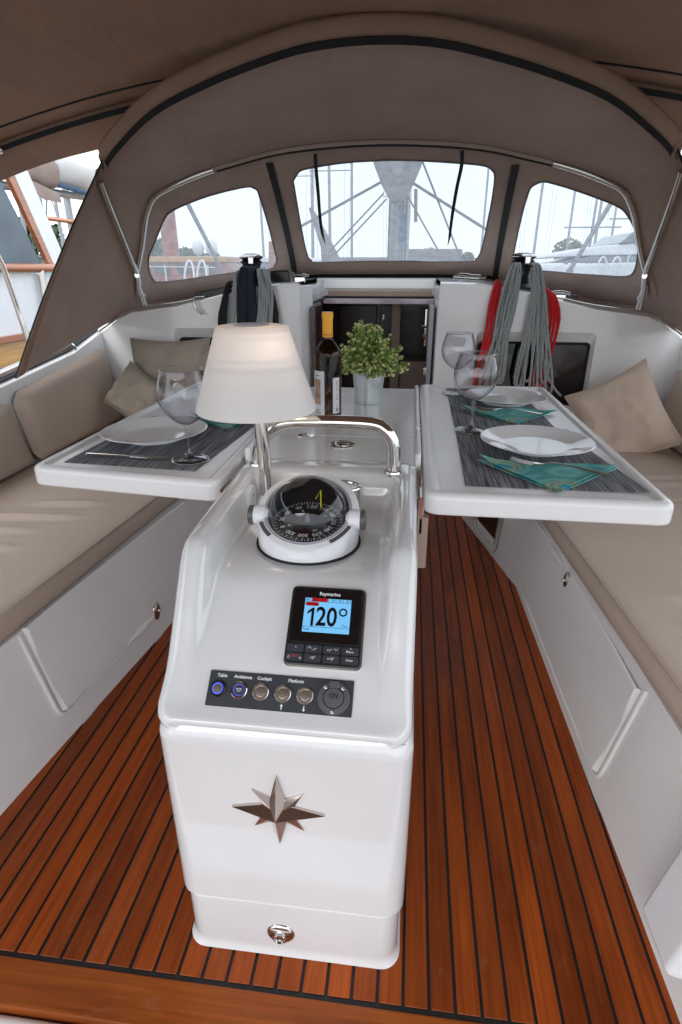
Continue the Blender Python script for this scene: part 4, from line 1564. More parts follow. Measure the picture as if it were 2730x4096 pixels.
# ---- plates
def plate_proto():
    o = thing('plate', 'x', 'plate', (0, 0, 0), 'dinner plates on the placemats')
    prof = [(0, .004), (.05, .004), (.078, .0045), (.088, .007), (.112, .0145), (.134, .021), (.1355, .0222), (.1345, .0232), (.130, .0225), (.110, .0170), (.090, .0105), (.080, .0075), (.074, .0066), (.05, .006), (0, .006)]
    foot = [(.078, .0045), (.077, 0), (.072, 0), (.071, .0042)]
    MB().lathe(prof, 64).lathe(foot, 64).build('dish', PLATE, o, smooth=50)
    return o


pl = plate_proto()
for k, (x, y, lb) in enumerate(((.491, 1.398, 'white dinner plate nearest the viewer on the right table leaf'), (.492, 1.93, 'white dinner plate at the far end of the right table leaf'), (-.485, 1.379, 'white dinner plate on the left table leaf'))):
    o = pl if k == 0 else copy_tree(pl)
    o.location = (x, y, .7625)
    o['label'] = lb

# ---- wine glasses
def glass_proto():
    o = thing('wine_glass', 'x', 'wine glass', (0, 0, 0), 'clear wine glasses')
    bowl = [(.0, .083), (.010, .0845), (.024, .092), (.040, .106), (.052, .124), (.0575, .143), (.0575, .160), (.053, .180), (.0475, .197), (.0465, .206), (.0458, .2065)]
    MB().lathe(catmull2(bowl), 48).build('bowl', GLASSW, o, smooth=60)
    MB().tube([(.0461 * cos(t), .0461 * sin(t), .2062) for t in [2 * pi * k / 40 for k in range(40)]], .0010, 6, closed=True).build('lip', RIM, o, smooth=80)
    MB().tube([(.0425 * cos(t), .0425 * sin(t), .0012) for t in [2 * pi * k / 40 for k in range(40)]], .0012, 6, closed=True).build('foot_rim', RIM, o, smooth=80)
    stem = [(.0062, .0835), (.0048, .07), (.0042, .045), (.0048, .02), (.008, .010), (.012, .007)]
    MB().lathe(stem, 20).build('stem', GLASSW, o, smooth=60)
    foot = [(.008, .009), (.02, .005), (.036, .0025), (.0415, .0016), (.0425, .0008), (.041, 0), (0, 0)]
    MB().lathe(foot, 40).build('foot', GLASSW, o, smooth=60)
    return o


def catmull2(pr):
    return [(max(0, v.x), v.y) for v in [Vector((p.x, p.y)) for p in catmull([(a, b, 0) for a, b in pr], 2)]]


gl = glass_proto()
for k, (x, y, lb) in enumerate(((.348, 1.545, 'clear wine glass beside the front plate on the right leaf'), (.338, 2.05, 'clear wine glass at the back of the right leaf, before the doorway'), (-.325, 1.205, 'clear wine glass on the left leaf, beside the lampshade'))):
    o = gl if k == 0 else copy_tree(gl)
    o.location = (x, y, .7625)
    o.rotation_euler = (0, 0, k * 1.1)
    o['label'] = lb

# ---- napkins: folded triangles
def napkin(A, B, Cc, z, label, seed):
    """A-B the folded long edge, Cc the hanging tip; a few layers with rolled edges."""
    c = (Vector(A) + Vector(B) + Vector(Cc)) / 3
    o = thing('napkin', label, 'napkin', (c.x, c.y, z), 'peacock print napkins')
    n = 14
    mb = MB()
    for lay in range(2):
        sh = .0022 * lay
        rows = []
        for i in range(n + 1):
            t = i / n
            a = Vector(A).lerp(Vector(Cc), t)
            b = Vector(B).lerp(Vector(Cc), t)
            r = []
            for j in range(n + 1):
                u = j / n
                p = a.lerp(b, u)
                ins = .005 * lay
                p = p + (Vector((c.x, c.y)) - p) * (ins / max(.05, (Vector((c.x, c.y)) - p).length))
                puff = .006 * (1 - t) * (nz3((p.x * 14, p.y * 14, lay), 1, seed) + .5) + .007 * max(0, 1 - t * 6) * (.6 + .4 * sin(u * 9 + seed)) + .012 * max(0, abs(2 * u - 1) - .8) * 3 * (1 - t)
                r.append((p.x, p.y, z + sh + puff * (lay + 1) / 2))
            rows.append(r)
        mb.sheet(rows, .0012)
    mb.build('folded_cloth', NAP, o, smooth=60)
    return o


napkin((.335, 1.262), (.637, 1.240), (.475, 1.085), .7635, 'teal peacock print napkin before the front plate, under a fork', 1.0)
napkin((.334, 1.790), (.633, 1.792), (.475, 1.622), .7635, 'teal peacock print napkin before the far plate on the right leaf', 2.0)
napkin((-.47, 1.585), (-.27, 1.60), (-.318, 1.462), .7635, 'teal peacock print napkin beside the left plate, behind the glass', 3.0)


# ---- cutlery
def fork(p, q, z, label):
    """Fork with tines at p and handle end at q."""
    p, q = Vector((p[0], p[1], 0)), Vector((q[0], q[1], 0))
    L = (q - p).length
    d = (q - p).normalized()
    o = thing('fork', label, 'fork', (p.x, p.y, z), 'forks on the napkins')
    M = frame((p.x, p.y, z), d, Vector((-d.y, d.x, 0)))
    mb = MB()
    for k in range(4):
        y = (k - 1.5) * .0065
        mb.tube([M @ Vector((x, y * s, h)) for x, s, h in ((0, 1, .009), (.02, 1, .004), (.045, 1, .002), (.052, .95, .003))], [.0007, .0016, .0018, .0018], 6)
    st = [(.050, .0118, .003), (.058, .0118, .003), (.068, .008, .004), (.078, .004, .007), (.09, .0034, .010), (.12, .0034, .010), (L * .75, .0055, .007), (L * .93, .0095, .003), (L * .99, .0085, .0025), (L, .004, .0025)]
    mb.sheet([[M @ Vector((x, -w, h)), M @ Vector((x, -w * .4, h + .001)), M @ Vector((x, w * .4, h + .001)), M @ Vector((x, w, h))] for x, w, h in st], -.0016)
    mb.build('tined_piece', STEEL, o, smooth=50)
    return o


def knife(p, q, z, label):
    p, q = Vector((p[0], p[1], 0)), Vector((q[0], q[1], 0))
    L = (q - p).length
    d = (q - p).normalized()
    o = thing('knife', label, 'knife', (p.x, p.y, z), 'table knives')
    M = frame((p.x, p.y, z), d, Vector((-d.y, d.x, 0)))
    st = [(0, .002), (.003, .007), (.03, .0085), (.09, .006), (L * .5, .0045), (L * .54, .0085), (L * .75, .0095), (L * .9, .008), (L * .97, .004), (L, .0008)]
    MB().sheet([[M @ Vector((x, -w, .002)), M @ Vector((x, 0, .0045 if x < L * .5 else .003)), M @ Vector((x, w, .002))] for x, w in st], -.002).build('blade_and_handle', STEEL, o, smooth=50)
    return o


fork((.405, 1.238), (.590, 1.165), .7745, 'steel fork lying across the front teal napkin')
fork((.372, 1.752), (.566, 1.700), .7745, 'steel fork lying across the far teal napkin')
knife((-.580, 1.206), (-.368, 1.196), .7635, 'steel table knife before the left plate')
knife((.605, 1.562), (.40, 1.558), .7635, 'steel table knife half hidden behind the front plate')

# ---- table lamp
lamp = thing('table_lamp', 'lit table lamp with frosted white cone shade on a steel pole at the pedestal', 'lamp', (-.127, 1.12, .71))
MB().tube([(-.1135, 1.088, .7065), (-.1245, 1.090, .94)], .0137, 20).build('pole', STEEL, lamp, smooth=80)
MB().lathe([(.026, .7068), (.026, .72), (.018, .728), (.0145, .732)], 24, Matrix.Translation((-.1135, 1.088, 0))).build('pole_foot', WPLA, lamp)
LZ, LC = .913, (-.1285, 1.091)
so = [(.1185, 0), (.1195, .002), (.1185, .006)] + [(.1185 - .0495 * t - .0, .006 + .150 * t) for t in [i / 14 for i in range(1, 15)]]
so += [(.066, .1585), (.060, .1595), (.030, .1590), (.0, .1585)]
inn = [(.0, .1565), (.030, .157), (.058, .1572), (.0655, .154)] + [(.0665 + .0495 * t + (.0012 if k % 2 else 0), .154 - .148 * t) for k, t in enumerate([i / 14 for i in range(1, 15)])]
MB().lathe(so + [(a, b) for a, b in [(.0, .1585)]][:0], 56, Matrix.Translation((LC[0], LC[1], LZ))).build('lamp_shade', SHADE, lamp, smooth=60)
rb = MB()
for i, z in enumerate((.150, .140, .130, .119, .107, .094)):
    r = .1175 - .0495 * (z - .006) / .150 - .006
    rb.lathe([(r, z - .004), (r - .005, z - .004), (r - .005, z), (r, z)], 40, Matrix.Translation((LC[0], LC[1], LZ)))
rb.build('shade_rib', PM("frosted_rib", (.92, .92, .92), .5, trans=.6), lamp)
MB().lathe([(.0, .10), (.011, .10), (.013, .105), (.013, .150), (.03, .1555)], 20, Matrix.Translation((LC[0], LC[1], LZ))).tube([(LC[0], LC[1], LZ), (LC[0], LC[1], LZ + .10)], .012, 14).build('lamp_holder', LGPLA, lamp)
MB().lathe([(.0135, .112), (.017, .114), (.017, .135), (.0135, .137)], 20, Matrix.Translation((LC[0], LC[1], LZ))).build('bulb', BULB, lamp)
MB().lathe([(.034, .1600), (.034, .1612), (.03, .1612), (.028, .1605), (0, .1605)], 28, Matrix.Translation((LC[0], LC[1], LZ))).build('top_disc', LGPLA, lamp)

ld = bpy.data.lights.new('lamp_glow', 'POINT')
ld.energy = .075
ld.color = (1, .76, .56)
ld.shadow_soft_size = .035
lo_ = bpy.data.objects.new('lamp_glow', ld)
COL.objects.link(lo_)
lo_.parent = lamp
lo_.location = Vector((LC[0] + .03, LC[1] - .035, LZ + .118)) - lamp.location

# ---- wine bottle
bo = thing('wine_bottle', 'dark olive wine bottle with an orange capsule and white labels', 'bottle', (-.056, 1.602, .7605))
BMx = Matrix.Translation((-.056, 1.602, .7605))
shell = [(0, .006), (.025, .004), (.034, .0), (.0375, .003), (.038, .01), (.038, .178), (.0372, .19), (.034, .203), (.027, .215), (.019, .224), (.0148, .232), (.0137, .245), (.0137, .298)]
MB().lathe(catmull2(shell), 40, BMx).build('glass_body', BOTTLE, bo, smooth=60)
MB().lathe([(0, .008), (.0345, .008), (.0352, .02), (.0352, .176), (.034, .190), (.0335, .1905), (0, .1905)], 32, BMx).build('wine', clear_mat("wine_fill", (.45, .31, .05), .05, .2), bo, smooth=60)
MB().lathe([(.0142, .238), (.0146, .239), (.0146, .285), (.0156, .286), (.0158, .300), (.0150, .303), (0, .3035)], 28, BMx).build('capsule', ORANGE, bo)
text('DARIDI NICO', .0052, BMx @ Matrix.Translation((.002, -.0149, .245)) @ Matrix.Rotation(pi / 2, 4, 'X'), PM("capsule_print", (.22, .10, .01), .6), bo, 'lettering', .0, sx=.9, ext=.0001)
def lab(a0, a1, z0, z1, name, mat, r=.0384, n=14):
    return MB().lathe([(r, z0), (r, z1)], n, BMx, radians(a0), radians(a1)).build(name, mat, bo, smooth=80)
l1 = lab(168, 262, .012, .150, 'front_label', PAPER)
l2 = lab(-28, -62, .032, .132, 'back_label', PAPER)
l3 = lab(205, 244, .058, .128, 'label_picture', LABART, .0386)
def lab_lines(a0, a1, zs, h, par, r=.0387):
    mb = MB()
    for z in zs:
        mb.lathe([(r, z), (r, z + h)], 6, BMx, radians(a0), radians(a1 - random.uniform(0, 6)))
    return mb.build('label_print', INK, par, smooth=0)
lab_lines(212, 246, (.020, .0245, .029, .0335, .040), .0016, l1)
lab_lines(215, 240, (.136,), .0022, l1)
lab_lines(-46, -34, (.12, .115, .11, .105, .1, .095, .085, .08, .075, .07, .055, .05), .0014, l2)
mb = MB()
for i in range(7): mb.lathe([(.0387, .037), (.0387, .047)], 1, BMx, radians(-47 + i * 1.8), radians(-46 + i * 1.8))
mb.build('bar_marks', INK, l2, smooth=0)
tb = BMx @ Matrix.Rotation(radians(251 - 270), 4, 'Z') @ Matrix.Translation((0, -.0388, .0155)) @ Matrix.Rotation(pi / 2, 4, 'X')
text('750 ml', .006, tb, INK, bo, 'lettering', ext=.0001)

# ---- potted plant
pp = thing('potted_plant', 'small bushy green plant in a ribbed galvanised pot', 'plant', (.040, 1.878, .7605))
PMt = Matrix.Translation((.040, 1.878, .7605))
pot = [(0, .002), (.042, .002), (.0445, .0), (.0455, .003), (.0450, .006), (.0485, .060), (.0495, .063), (.0488, .066), (.0500, .070), (.0508, .073), (.0500, .076), (.0512, .080), (.0520, .083), (.0512, .086), (.0530, .102), (.0545, .103), (.0545, .106), (.0525, .107), (.0510, .10), (.047, .05)]
MB().lathe(pot, 48, PMt).build('pot', GALV, pp, smooth=50)
MB().lathe([(.0505, .092), (.03, .096), (0, .097)], 24, PMt).build('soil', PM("potting_soil", (.03, .022, .015), .9, var=.5, scale=90), pp)
lf = MB()
stm = MB()
rnd = random.Random(11)
def leafq(c, d, L, w, tip):
    d = d.normalized()
    s = d.cross(Vector((rnd.uniform(-1, 1), rnd.uniform(-1, 1), rnd.uniform(-.3, 1)))).normalized()
    n = s.cross(d)
    lf.mat(1 if tip else 0)
    lf.add([c, c + d * L * .5 + s * w + n * L * .08, c + d * L, c + d * L * .5 - s * w + n * L * .08], [[0, 1, 2], [0, 2, 3]])
for i in range(400):
    a = rnd.uniform(0, 2 * pi)
    el = math.asin(rnd.uniform(-.12, 1)) if i > 30 else radians(rnd.uniform(60, 90))
    hgt = rnd.uniform(.050, .086)
    if el > 1.1: hgt *= 1.22 if cos(a) < .4 else 1.05
    root = PMt @ Vector((rnd.uniform(-.03, .03), rnd.uniform(-.03, .03), .10))
    dirn = Vector((cos(a) * cos(el), sin(a) * cos(el), sin(el) * 1.25 + .10))
    end = root + dirn * hgt * (1.0 + .25 * rnd.random())
    mid = root.lerp(end, .5) + Vector((0, 0, .014))
    pts = catmull([root, mid, end], 3)
    stm.tube(pts, .0007, 4)
    for k in range(2, len(pts)):
        for _ in range(4):
            dd = (pts[k] - pts[k - 1]).normalized() + Vector((rnd.uniform(-1, 1), rnd.uniform(-1, 1), rnd.uniform(-.6, 1)))
            leafq(pts[k].lerp(pts[k - 1], rnd.random()), dd, rnd.uniform(.009, .015), rnd.uniform(.0024, .0038), False)
    tipc = rnd.random() < .8
    for _ in range(9):
        dd = (pts[-1] - pts[-2]).normalized() * .9 + Vector((rnd.uniform(-1, 1), rnd.uniform(-1, 1), rnd.uniform(-.3, 1)))
        leafq(pts[-1], dd, rnd.uniform(.007, .012), rnd.uniform(.0026, .0040), tipc)
stm.build('stems', STEMM, pp)
lf.build('foliage', [LEAF, LEAFY], pp, smooth=0, recalc=False, kind='stuff')

# ================================================================== WINCHES AND ROPES
def winch_proto():
    o = thing('winch', 'x', 'winch', (0, 0, 0), 'self-tailing winches on the coachroof')
    MB().lathe([(.062, 0), (.064, .008), (.058, .018), (.050, .024), (.041, .06), (.040, .085), (.047, .112), (.050, .118)], 36).build('drum', BPLA, o)
    MB().lathe([(.046, .118), (.056, .122), (.058, .126), (.050, .131), (.044, .135), (.050, .139), (.060, .144), (.061, .149), (.052, .156), (.040, .162), (.022, .165), (.018, .160), (0, .160)], 36).build('self_tailing_jaws', BPLA, o)
    MB().box((-.002, -.066, .112), (.026, -.046, .150), .006, 3).box((-.006, -.06, .140), (.03, -.02, .154), .006, 3).build('feeder_arm', CHROME, o)
    MB().lathe([(.0585, .1442), (.0615, .1475), (.059, .152), (.046, .1595)], 36).build('top_ring', STEEL, o)
    return o


w = winch_proto()
w.location = (.700, 3.10, 1.078)
w['label'] = 'black self-tailing winch on starboard, hung with grey and red rope'
w2 = copy_tree(w)
w2.location = (-.660, 3.10, 1.078)
w2['label'] = 'black self-tailing winch on port, hung with navy and black rope'


def rope_bundle(name, label, col, loops, group, rad=.0062):
    """Each loop: (x_top_a, x_bot, x_top_b, z_bottom, y_offset, z_top, spread)."""
    pts0 = loops[0]
    o = thing(name, label, 'rope', (pts0[0], 2.96, .8), group)
    for (xa, xm, xb, zb, yo, zt, xw, yt) in loops:
        y = 2.965 - yo
        P = [(xw, yt, zt + .005), ((xa + xw) / 2, yt - .07, zt), (xa, y + .01, zt - .10), (xa * .6 + xm * .4, y, zt - .25), (xm - .018, y, zb + .05), (xm, y - .006, zb), (xm + .018, y, zb + .05), (xb * .6 + xm * .4, y - .004, zt - .25), (xb, y + .006, zt - .10), ((xb + xw) / 2, yt - .06, zt), (xw + .006, yt, zt + .004)]
        MB().tube(catmull(P, 3), rad, 6).build('rope_strand', col, o, smooth=80)
    return o


R2 = random.Random(5)
lo = []
for i in range(7):   # port half of the grey coil
    lo.append((.672 - .007 * i, .628 - .013 * i + R2.uniform(-.01, .01), .655 - .009 * i, .625 + R2.uniform(-.03, .03), .004 + .006 * (i % 4), 1.185 - .012 * (i % 3), .668 + .004 * (i % 3), 3.05))
for i in range(8):
    lo.append((.735 + .008 * i, .72 + .022 * i + R2.uniform(-.012, .012), .745 + .006 * i, .61 + R2.uniform(-.03, .05), .004 + .006 * (i % 4), 1.185 - .012 * (i % 3), .732 + .004 * (i % 3), 3.05))
rope_bundle('rope_coil', 'long grey rope coil hanging from the starboard winch', ROPEG, lo, 'rope coils on the winches')
rk = root_of(bpy.data.objects['rope_coil'])
kn = MB()
for j in range(4):
    kn.tube([(.845 + .013 * cos(t + j), 2.945 + .01 * sin(2 * t + j), .735 + .018 * sin(t) + .005 * j) for t in [2 * pi * k / 12 for k in range(12)]], .0062, 6, closed=True)
kn.tube(catmull([(.845, 2.95, .74), (.86, 2.95, .68), (.90, 2.945, .62), (.935, 2.94, .585)], 4), .0062, 6)
kn.build('knot', ROPEG, rk)
lo = []
for i in range(3): lo.append((.546 + .0165 * i, .518 + .0165 * i, .549 + .0165 * i, .56, .0 + .004 * i, 1.11 - .01 * i, .585 + .008 * i, 3.06))
rope_bundle('rope_coil', 'red rope coil hanging on the door side of the starboard winch', ROPER, lo, 'rope coils on the winches', .0068)
lo = []
for i in range(4): lo.append((.826 + .0165 * i, .795 + .0155 * i, .829 + .0165 * i, .55 + .01 * i, .0 + .002 * i, 1.075 - .008 * i, .80 + .008 * i, 3.06))
rope_bundle('rope_coil', 'red rope coil hanging on the outer side of the starboard winch', ROPER, lo, 'rope coils on the winches', .0068)
lo = []
for i in range(8): lo.append((-.70 + .011 * i, -.72 + .024 * i, -.68 + .008 * i, .72 + R2.uniform(-.03, .03), .012 + .005 * (i % 3), 1.17 - .012 * (i % 3), -.668 + .006 * i, 3.05))
for i in range(5): lo.append((-.635 - .002 * i, -.655 + .012 * i, -.63 + .004 * i, .72, .018 + .004 * (i % 2), 1.165 - .015 * i, -.64 + .004 * i, 3.04))
rope_bundle('rope_coil', 'navy blue rope coil in the middle of the port winch', ROPEN, lo, 'rope coils on the winches', .0075)
lo = []
for i in range(5): lo.append((-.585 + .012 * i, -.64 + .024 * i, -.57 + .012 * i, .70, .024 + .004 * (i % 3), 1.16 - .014 * (i % 4), -.61 + .004 * i, 3.05))
for i in range(4): lo.append((-.725 - .006 * i, -.755 + .012 * i, -.715 - .008 * i, .70, .016 + .004 * (i % 2), 1.15 - .02 * i, -.70 + .004 * i, 3.05))
rope_bundle('rope_coil', 'grey rope coil draped on both sides of the port winch', ROPEG, lo, 'rope coils on the winches', .0068)
lo = []
for i in range(5): lo.append((-.785 - .007 * i, -.80 + .006 * i, -.77 - .006 * i, .66, .006 + .004 * (i % 3), 1.10 - .02 * i, -.74 - .006 * i, 3.06))
for i in range(4): lo.append((-.535 + .008 * i, -.535 + .012 * i, -.53 + .008 * i, .66, .008 + .004 * (i % 3), 1.13 - .02 * i, -.585 + .006 * i, 3.06))
rope_bundle('rope_coil', 'black rope coil on the outer edges of the port winch', ROPEK, lo, 'rope coils on the winches', .0075)

# clutches and levers on the coachroof
rc = thing('rope_clutch', 'black rope clutch bank on the coachroof beside the port winch', 'rope clutch', (-.51, 3.18, 1.095))
MB().box((-.575, 3.14, 1.105), (-.475, 3.26, 1.165), .01, 2).build('clutch_body', BPLA, rc)
MB().box((-.478, 3.14, 1.105), (-.462, 3.26, 1.155), .006, 2).build('side_plate', GPLA, rc)
for (x, y, lb) in ((-.43, 3.2, 'small chrome cleat beside the black clutch on port'), (.43, 3.2, 'long chrome lever block on the coachroof left of the starboard winch'), (.90, 3.12, 'small chrome cleat right of the starboard winch')):
    ct = thing('cleat', lb, 'cleat', (x, y, 1.11))
    mb = MB()
    z = 1.128 if x < .8 else 1.05
    mb.tube(catmull([(x - .05, y, z + .004), (x - .02, y, z + .016), (x + .02, y, z + .014), (x + .05, y, z + .006)], 4), .007, 8)
    if 0 < x < .8: mb.tube([(x - .055, y - .02, z - .002), (x + .10, y - .05, z - .012)], .009, 8).tube([(x + .03, y, z + .010), (x + .11, y - .02, z + .006)], .008, 8)
    mb.box((x - .03, y - .012, z - .025), (x + .03, y + .012, z + .004), .004)
    mb.build('cleat_horn', CHROME, ct)
for s, lb in ((-1, 'black grab bar on the coachroof outboard of the port winch'), (1, 'black grab bar on the coachroof outboard of the starboard winch')):
    o = MB().box((s * .80, 3.24, 1.068 if False else 1.055), (s * 1.02, 3.29, 1.082), .008, 2, Matrix.Translation((0, 0, 0))).build('grab_bar', BPLA)
    o.rotation_euler = (0, 0, 0)
    for v in o.data.vertices: v.co.z -= (abs(v.co.x) - .80) * .17
    tag(o, lb, 'grab bar')
o = MB().tube(catmull([(-.90, 2.985, 1.035), (-.935, 2.97, 1.03), (-.93, 2.965, .99), (-.90, 2.975, .955)], 4), .007, 8).build('chrome_loop', BRUSH)
tag(o, 'small bent steel handle on the port bulkhead left of the rope coils', 'handle')

# ================================================================== SPRAYHOOD
def mir(h): return [(-x, y, z) for x, y, z in h[:0:-1]] + h
FH = mir([(0, 2.72, 1.65), (.38, 2.735, 1.632), (.62, 2.765, 1.592), (.80, 2.79, 1.555), (.97, 2.825, 1.505), (1.04, 2.845, 1.475), (1.09, 2.88, 1.43), (1.125, 2.91, 1.385), (1.20, 3.0, 1.27), (1.275, 3.06, 1.145)])
BB = mir([(0, 3.8, 1.125), (.3, 3.8, 1.125), (.6, 3.8, 1.122), (.85, 3.8, 1.085), (1.06, 3.78, 1.035), (1.2, 3.74, 1.01), (1.3, 3.65, .995), (1.38, 3.52, .985), (1.41, 3.4, .98), (1.40, 3.28, .975)])
AH = mir([(0, 2.21, 1.862), (.2, 2.218, 1.852), (.38, 2.25, 1.824), (.58, 2.302, 1.784), (.8, 2.37, 1.725), (1.0, 2.47, 1.635), (1.07, 2.515, 1.597), (1.13, 2.56, 1.555), (1.18, 2.62, 1.505), (1.275, 3.06, 1.145)])


def ev(pts, s):
    n = len(pts) - 1
    t = min(max((s + 1) / 2 * n, 0), n)
    i = int(min(math.floor(t), n - 1))
    return Vector(pts[i]).lerp(Vector(pts[i + 1]), t - i)


FH = [tuple(p) for p in catmull(FH, 6)]
AH = [tuple(p) for p in catmull(AH, 6)]


def evs(pts, s, d=.02):
    return (ev(pts, s - d) + ev(pts, s) * 2 + ev(pts, s + d)) / 4


hood = thing('sprayhood', 'brown canvas sprayhood on steel hoops with three clear windows, closing the cockpit ahead', 'sprayhood', (0, 3.0, 1.1))
# roof panel between the two hoops
rows = []
for i in range(19):
    t = i / 18
    r = []
    for j in range(81):
        s = -1 + 2 * j / 80
        p = evs(AH, s).lerp(evs(FH, s), t)
        sag = sin(pi * t) * (1 - abs(s) ** 3)
        p.z -= .012 * sag
        p += Vector((0, .3, 1)).normalized() * (.006 * nz3((p.x, p.y * 2.2, p.z), 3.2, 2)) * sin(pi * t)
        r.append(p)
    rows.append(r)
MB().sheet(rows, .0015).build('roof_panel', CANVAS, hood, smooth=80)

# stitched seams on the roof panel
sm_ = PM("canvas_thread", (.10, .075, .065), .8)
for t, lim in ((.93, .60), (.055, .66)):
    MB().tube([evs(AH, s).lerp(evs(FH, s), t) + Vector((0, -.012 if t > .5 else -.006, -.016)) for s in [-lim + 2 * lim * i / 60 for i in range(61)]], .0016, 5).build('stitched_seam', sm_, hood)

# front panel with three window openings, triangulated in (s,v)
WL = [(-.807, .419), (-.775, .355), (-.68, .264), (-.532, .169), (-.462, .147), (-.411, .14), (-.334, .143), (-.272, .14), (-.219, .147), (-.208, .159), (-.201, .192), (-.204, .257), (-.213, .424), (-.227, .657), (-.235, .772), (-.246, .823), (-.269, .861), (-.373, .821), (-.462, .78), (-.571, .768), (-.751, .722), (-.775, .684), (-.804, .548)]
WM = [(-.121, .166), (-.111, .135), (-.1, .112), (-.068, .102), (-.013, .097), (.016, .092), (.061, .094), (.099, .095), (.142, .093), (.157, .107), (.167, .146), (.176, .264), (.185, .45), (.192, .636), (.193, .727), (.189, .79), (.173, .817), (.051, .83), (-.022, .829), (-.141, .832), (-.155, .808), (-.158, .744), (-.147, .543), (-.131, .305)]
WR = [(.273, .693), (.257, .39), (.25, .222), (.252, .166), (.261, .135), (.279, .114), (.315, .112), (.399, .115), (.488, .112), (.543, .11), (.627, .103), (.712, .112), (.805, .139), (.838, .205), (.815, .449), (.782, .579), (.744, .64), (.678, .669), (.577, .699), (.443, .751), (.356, .809), (.296, .831), (.28, .785)]


def FP(s, v, off=0., wr=True):
    p = ev(FH, s).lerp(ev(BB, s), v)
    if wr: p = p + Vector((0, -.44, -.9)) * (.007 * nz3((p.x * 1.2, p.y, p.z * 3), 4, 8) * min(1, v * 6) * min(1, (1 - v) * 6)
                                         + .0035 * sin(v * 75 + 3 * sin(s * 40)) * (math.exp(-((s + .18 + .05 * (v - .5)) / .05) ** 2) + math.exp(-((s - .225 - .05 * (v - .5)) / .05) ** 2))
                                         + .006 * sin(s * 55 + v * 8) * max(0, v - .8) * 5 * min(1, (1 - v) * 8) * (1 if abs(s) > .3 else .2))
    return p + Vector((0, -.44, -.9)) * -off


def dense(poly, k=3):
    c = catmull([(a, b, 0) for a, b in poly + poly[:1]], k)
    return [(p.x, p.y) for p in c[:-1]]


def inside(p, pl):
    c = False
    for i in range(len(pl)):
        a, b = pl[i], pl[i - 1]
        if (a[1] > p[1]) != (b[1] > p[1]) and p[0] < (b[0] - a[0]) * (p[1] - a[1]) / (b[1] - a[1]) + a[0]: c = not c
    return c


wins = [dense(w_) for w_ in (WL, WM, WR)]
pts = [Vector((s / 60 - 1, v / 36)) for s in range(121) for v in range(37)]
edges = []
for wpoly in wins:
    b = len(pts)
    pts += [Vector(p) for p in wpoly]
    edges += [(b + i, b + (i + 1) % len(wpoly)) for i in range(len(wpoly))]
res = delaunay_2d_cdt(pts, edges, [], 0, 1e-6)
V2, F2 = res[0], res[2]
mbp = MB()
mws = [MB() for _ in wins]
allv = [FP(v.x, v.y) for v in V2]
pf, wf = [], [[] for _ in wins]
for f in F2:
    c = (sum(V2[i].x for i in f) / len(f), sum(V2[i].y for i in f) / len(f))
    for k, wpoly in enumerate(wins):
        if inside(c, wpoly):
            wf[k].append(f)
            break
    else:
        pf.append(f)


def sub(vs, fs):
    used = sorted({i for f in fs for i in f})
    mp = {o: n for n, o in enumerate(used)}
    return [vs[i] for i in used], [[mp[i] for i in f] for f in fs]


vs, fs = sub(allv, pf)
b = len(vs)
back = [p + Vector((0, .44, .9)) * .0015 for p in vs]
mbp.add(vs, fs)
mbp.add(back, fs)
mbp.build('front_panel', CANVAS, hood, smooth=80)
wl_ = ('port side window, showing an orange boat', 'wide middle window, showing the mast', 'starboard side window, showing a white motor yacht')
for k in range(3):
    vs, fs = sub(allv, wf[k])
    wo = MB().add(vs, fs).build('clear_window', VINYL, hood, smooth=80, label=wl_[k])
    MB().tube([FP(s, v, -.003) for s, v in wins[k]], .0036, 6, closed=True).build('window_welt', PM("window_stitching", (.16, .13, .12), .7) if k == 0 else bpy.data.materials['window_stitching'], wo)
rows = [[ev(BB, -1 + 2 * i / 60) + Vector((0, 0, dz)) for i in range(61)] for dz in (0.004, -.05, -.10)]
MB().sheet(rows, .002).build('foot_skirt', CANVAS, hood)
# black zips and rolled strap bands
def band(name, P, w, mat, par, th=.002, side=None):
    rows = []
    for i, p in enumerate(P):
        t = (P[min(i + 1, len(P) - 1)] - P[max(i - 1, 0)]).normalized()
        sd = side if side is not None else t.cross(Vector((0, -.44, -.9))).normalized()
        rows.append([p - sd * w / 2, p + sd * w / 2])
    return MB().sheet(rows, th).build(name, mat, par)


band('zip', [FP(-.15 + (-.06) * t, .05 + .95 * t, -.006) for t in [i / 10 for i in range(11)]], .032, BLACK, hood)
band('zip', [FP(.199 + .052 * t, .05 + .95 * t, -.006) for t in [i / 10 for i in range(11)]], .032, BLACK, hood)
# hem along the foot, and hem along the front hoop
band('foot_hem', [FP(-.24 + .50 * t, .975, -.004) for t in [i / 20 for i in range(21)]], .03, BLACK, hood, side=Vector((0, .4, -.9)).normalized())
band('hoop_zip', [evs(FH, s) + Vector((0, -.012, -.012)) for s in [-.27 + .56 * i / 30 for i in range(31)]], .014, BLACK, hood, side=Vector((0, .3, -.95)).normalized())
MB().tube([evs(FH, s) + Vector((0, -.004, .001)) for s in [-.28 + .58 * i / 30 for i in range(31)]], .017, 10).build('hoop_sleeve', CANVAS, hood)
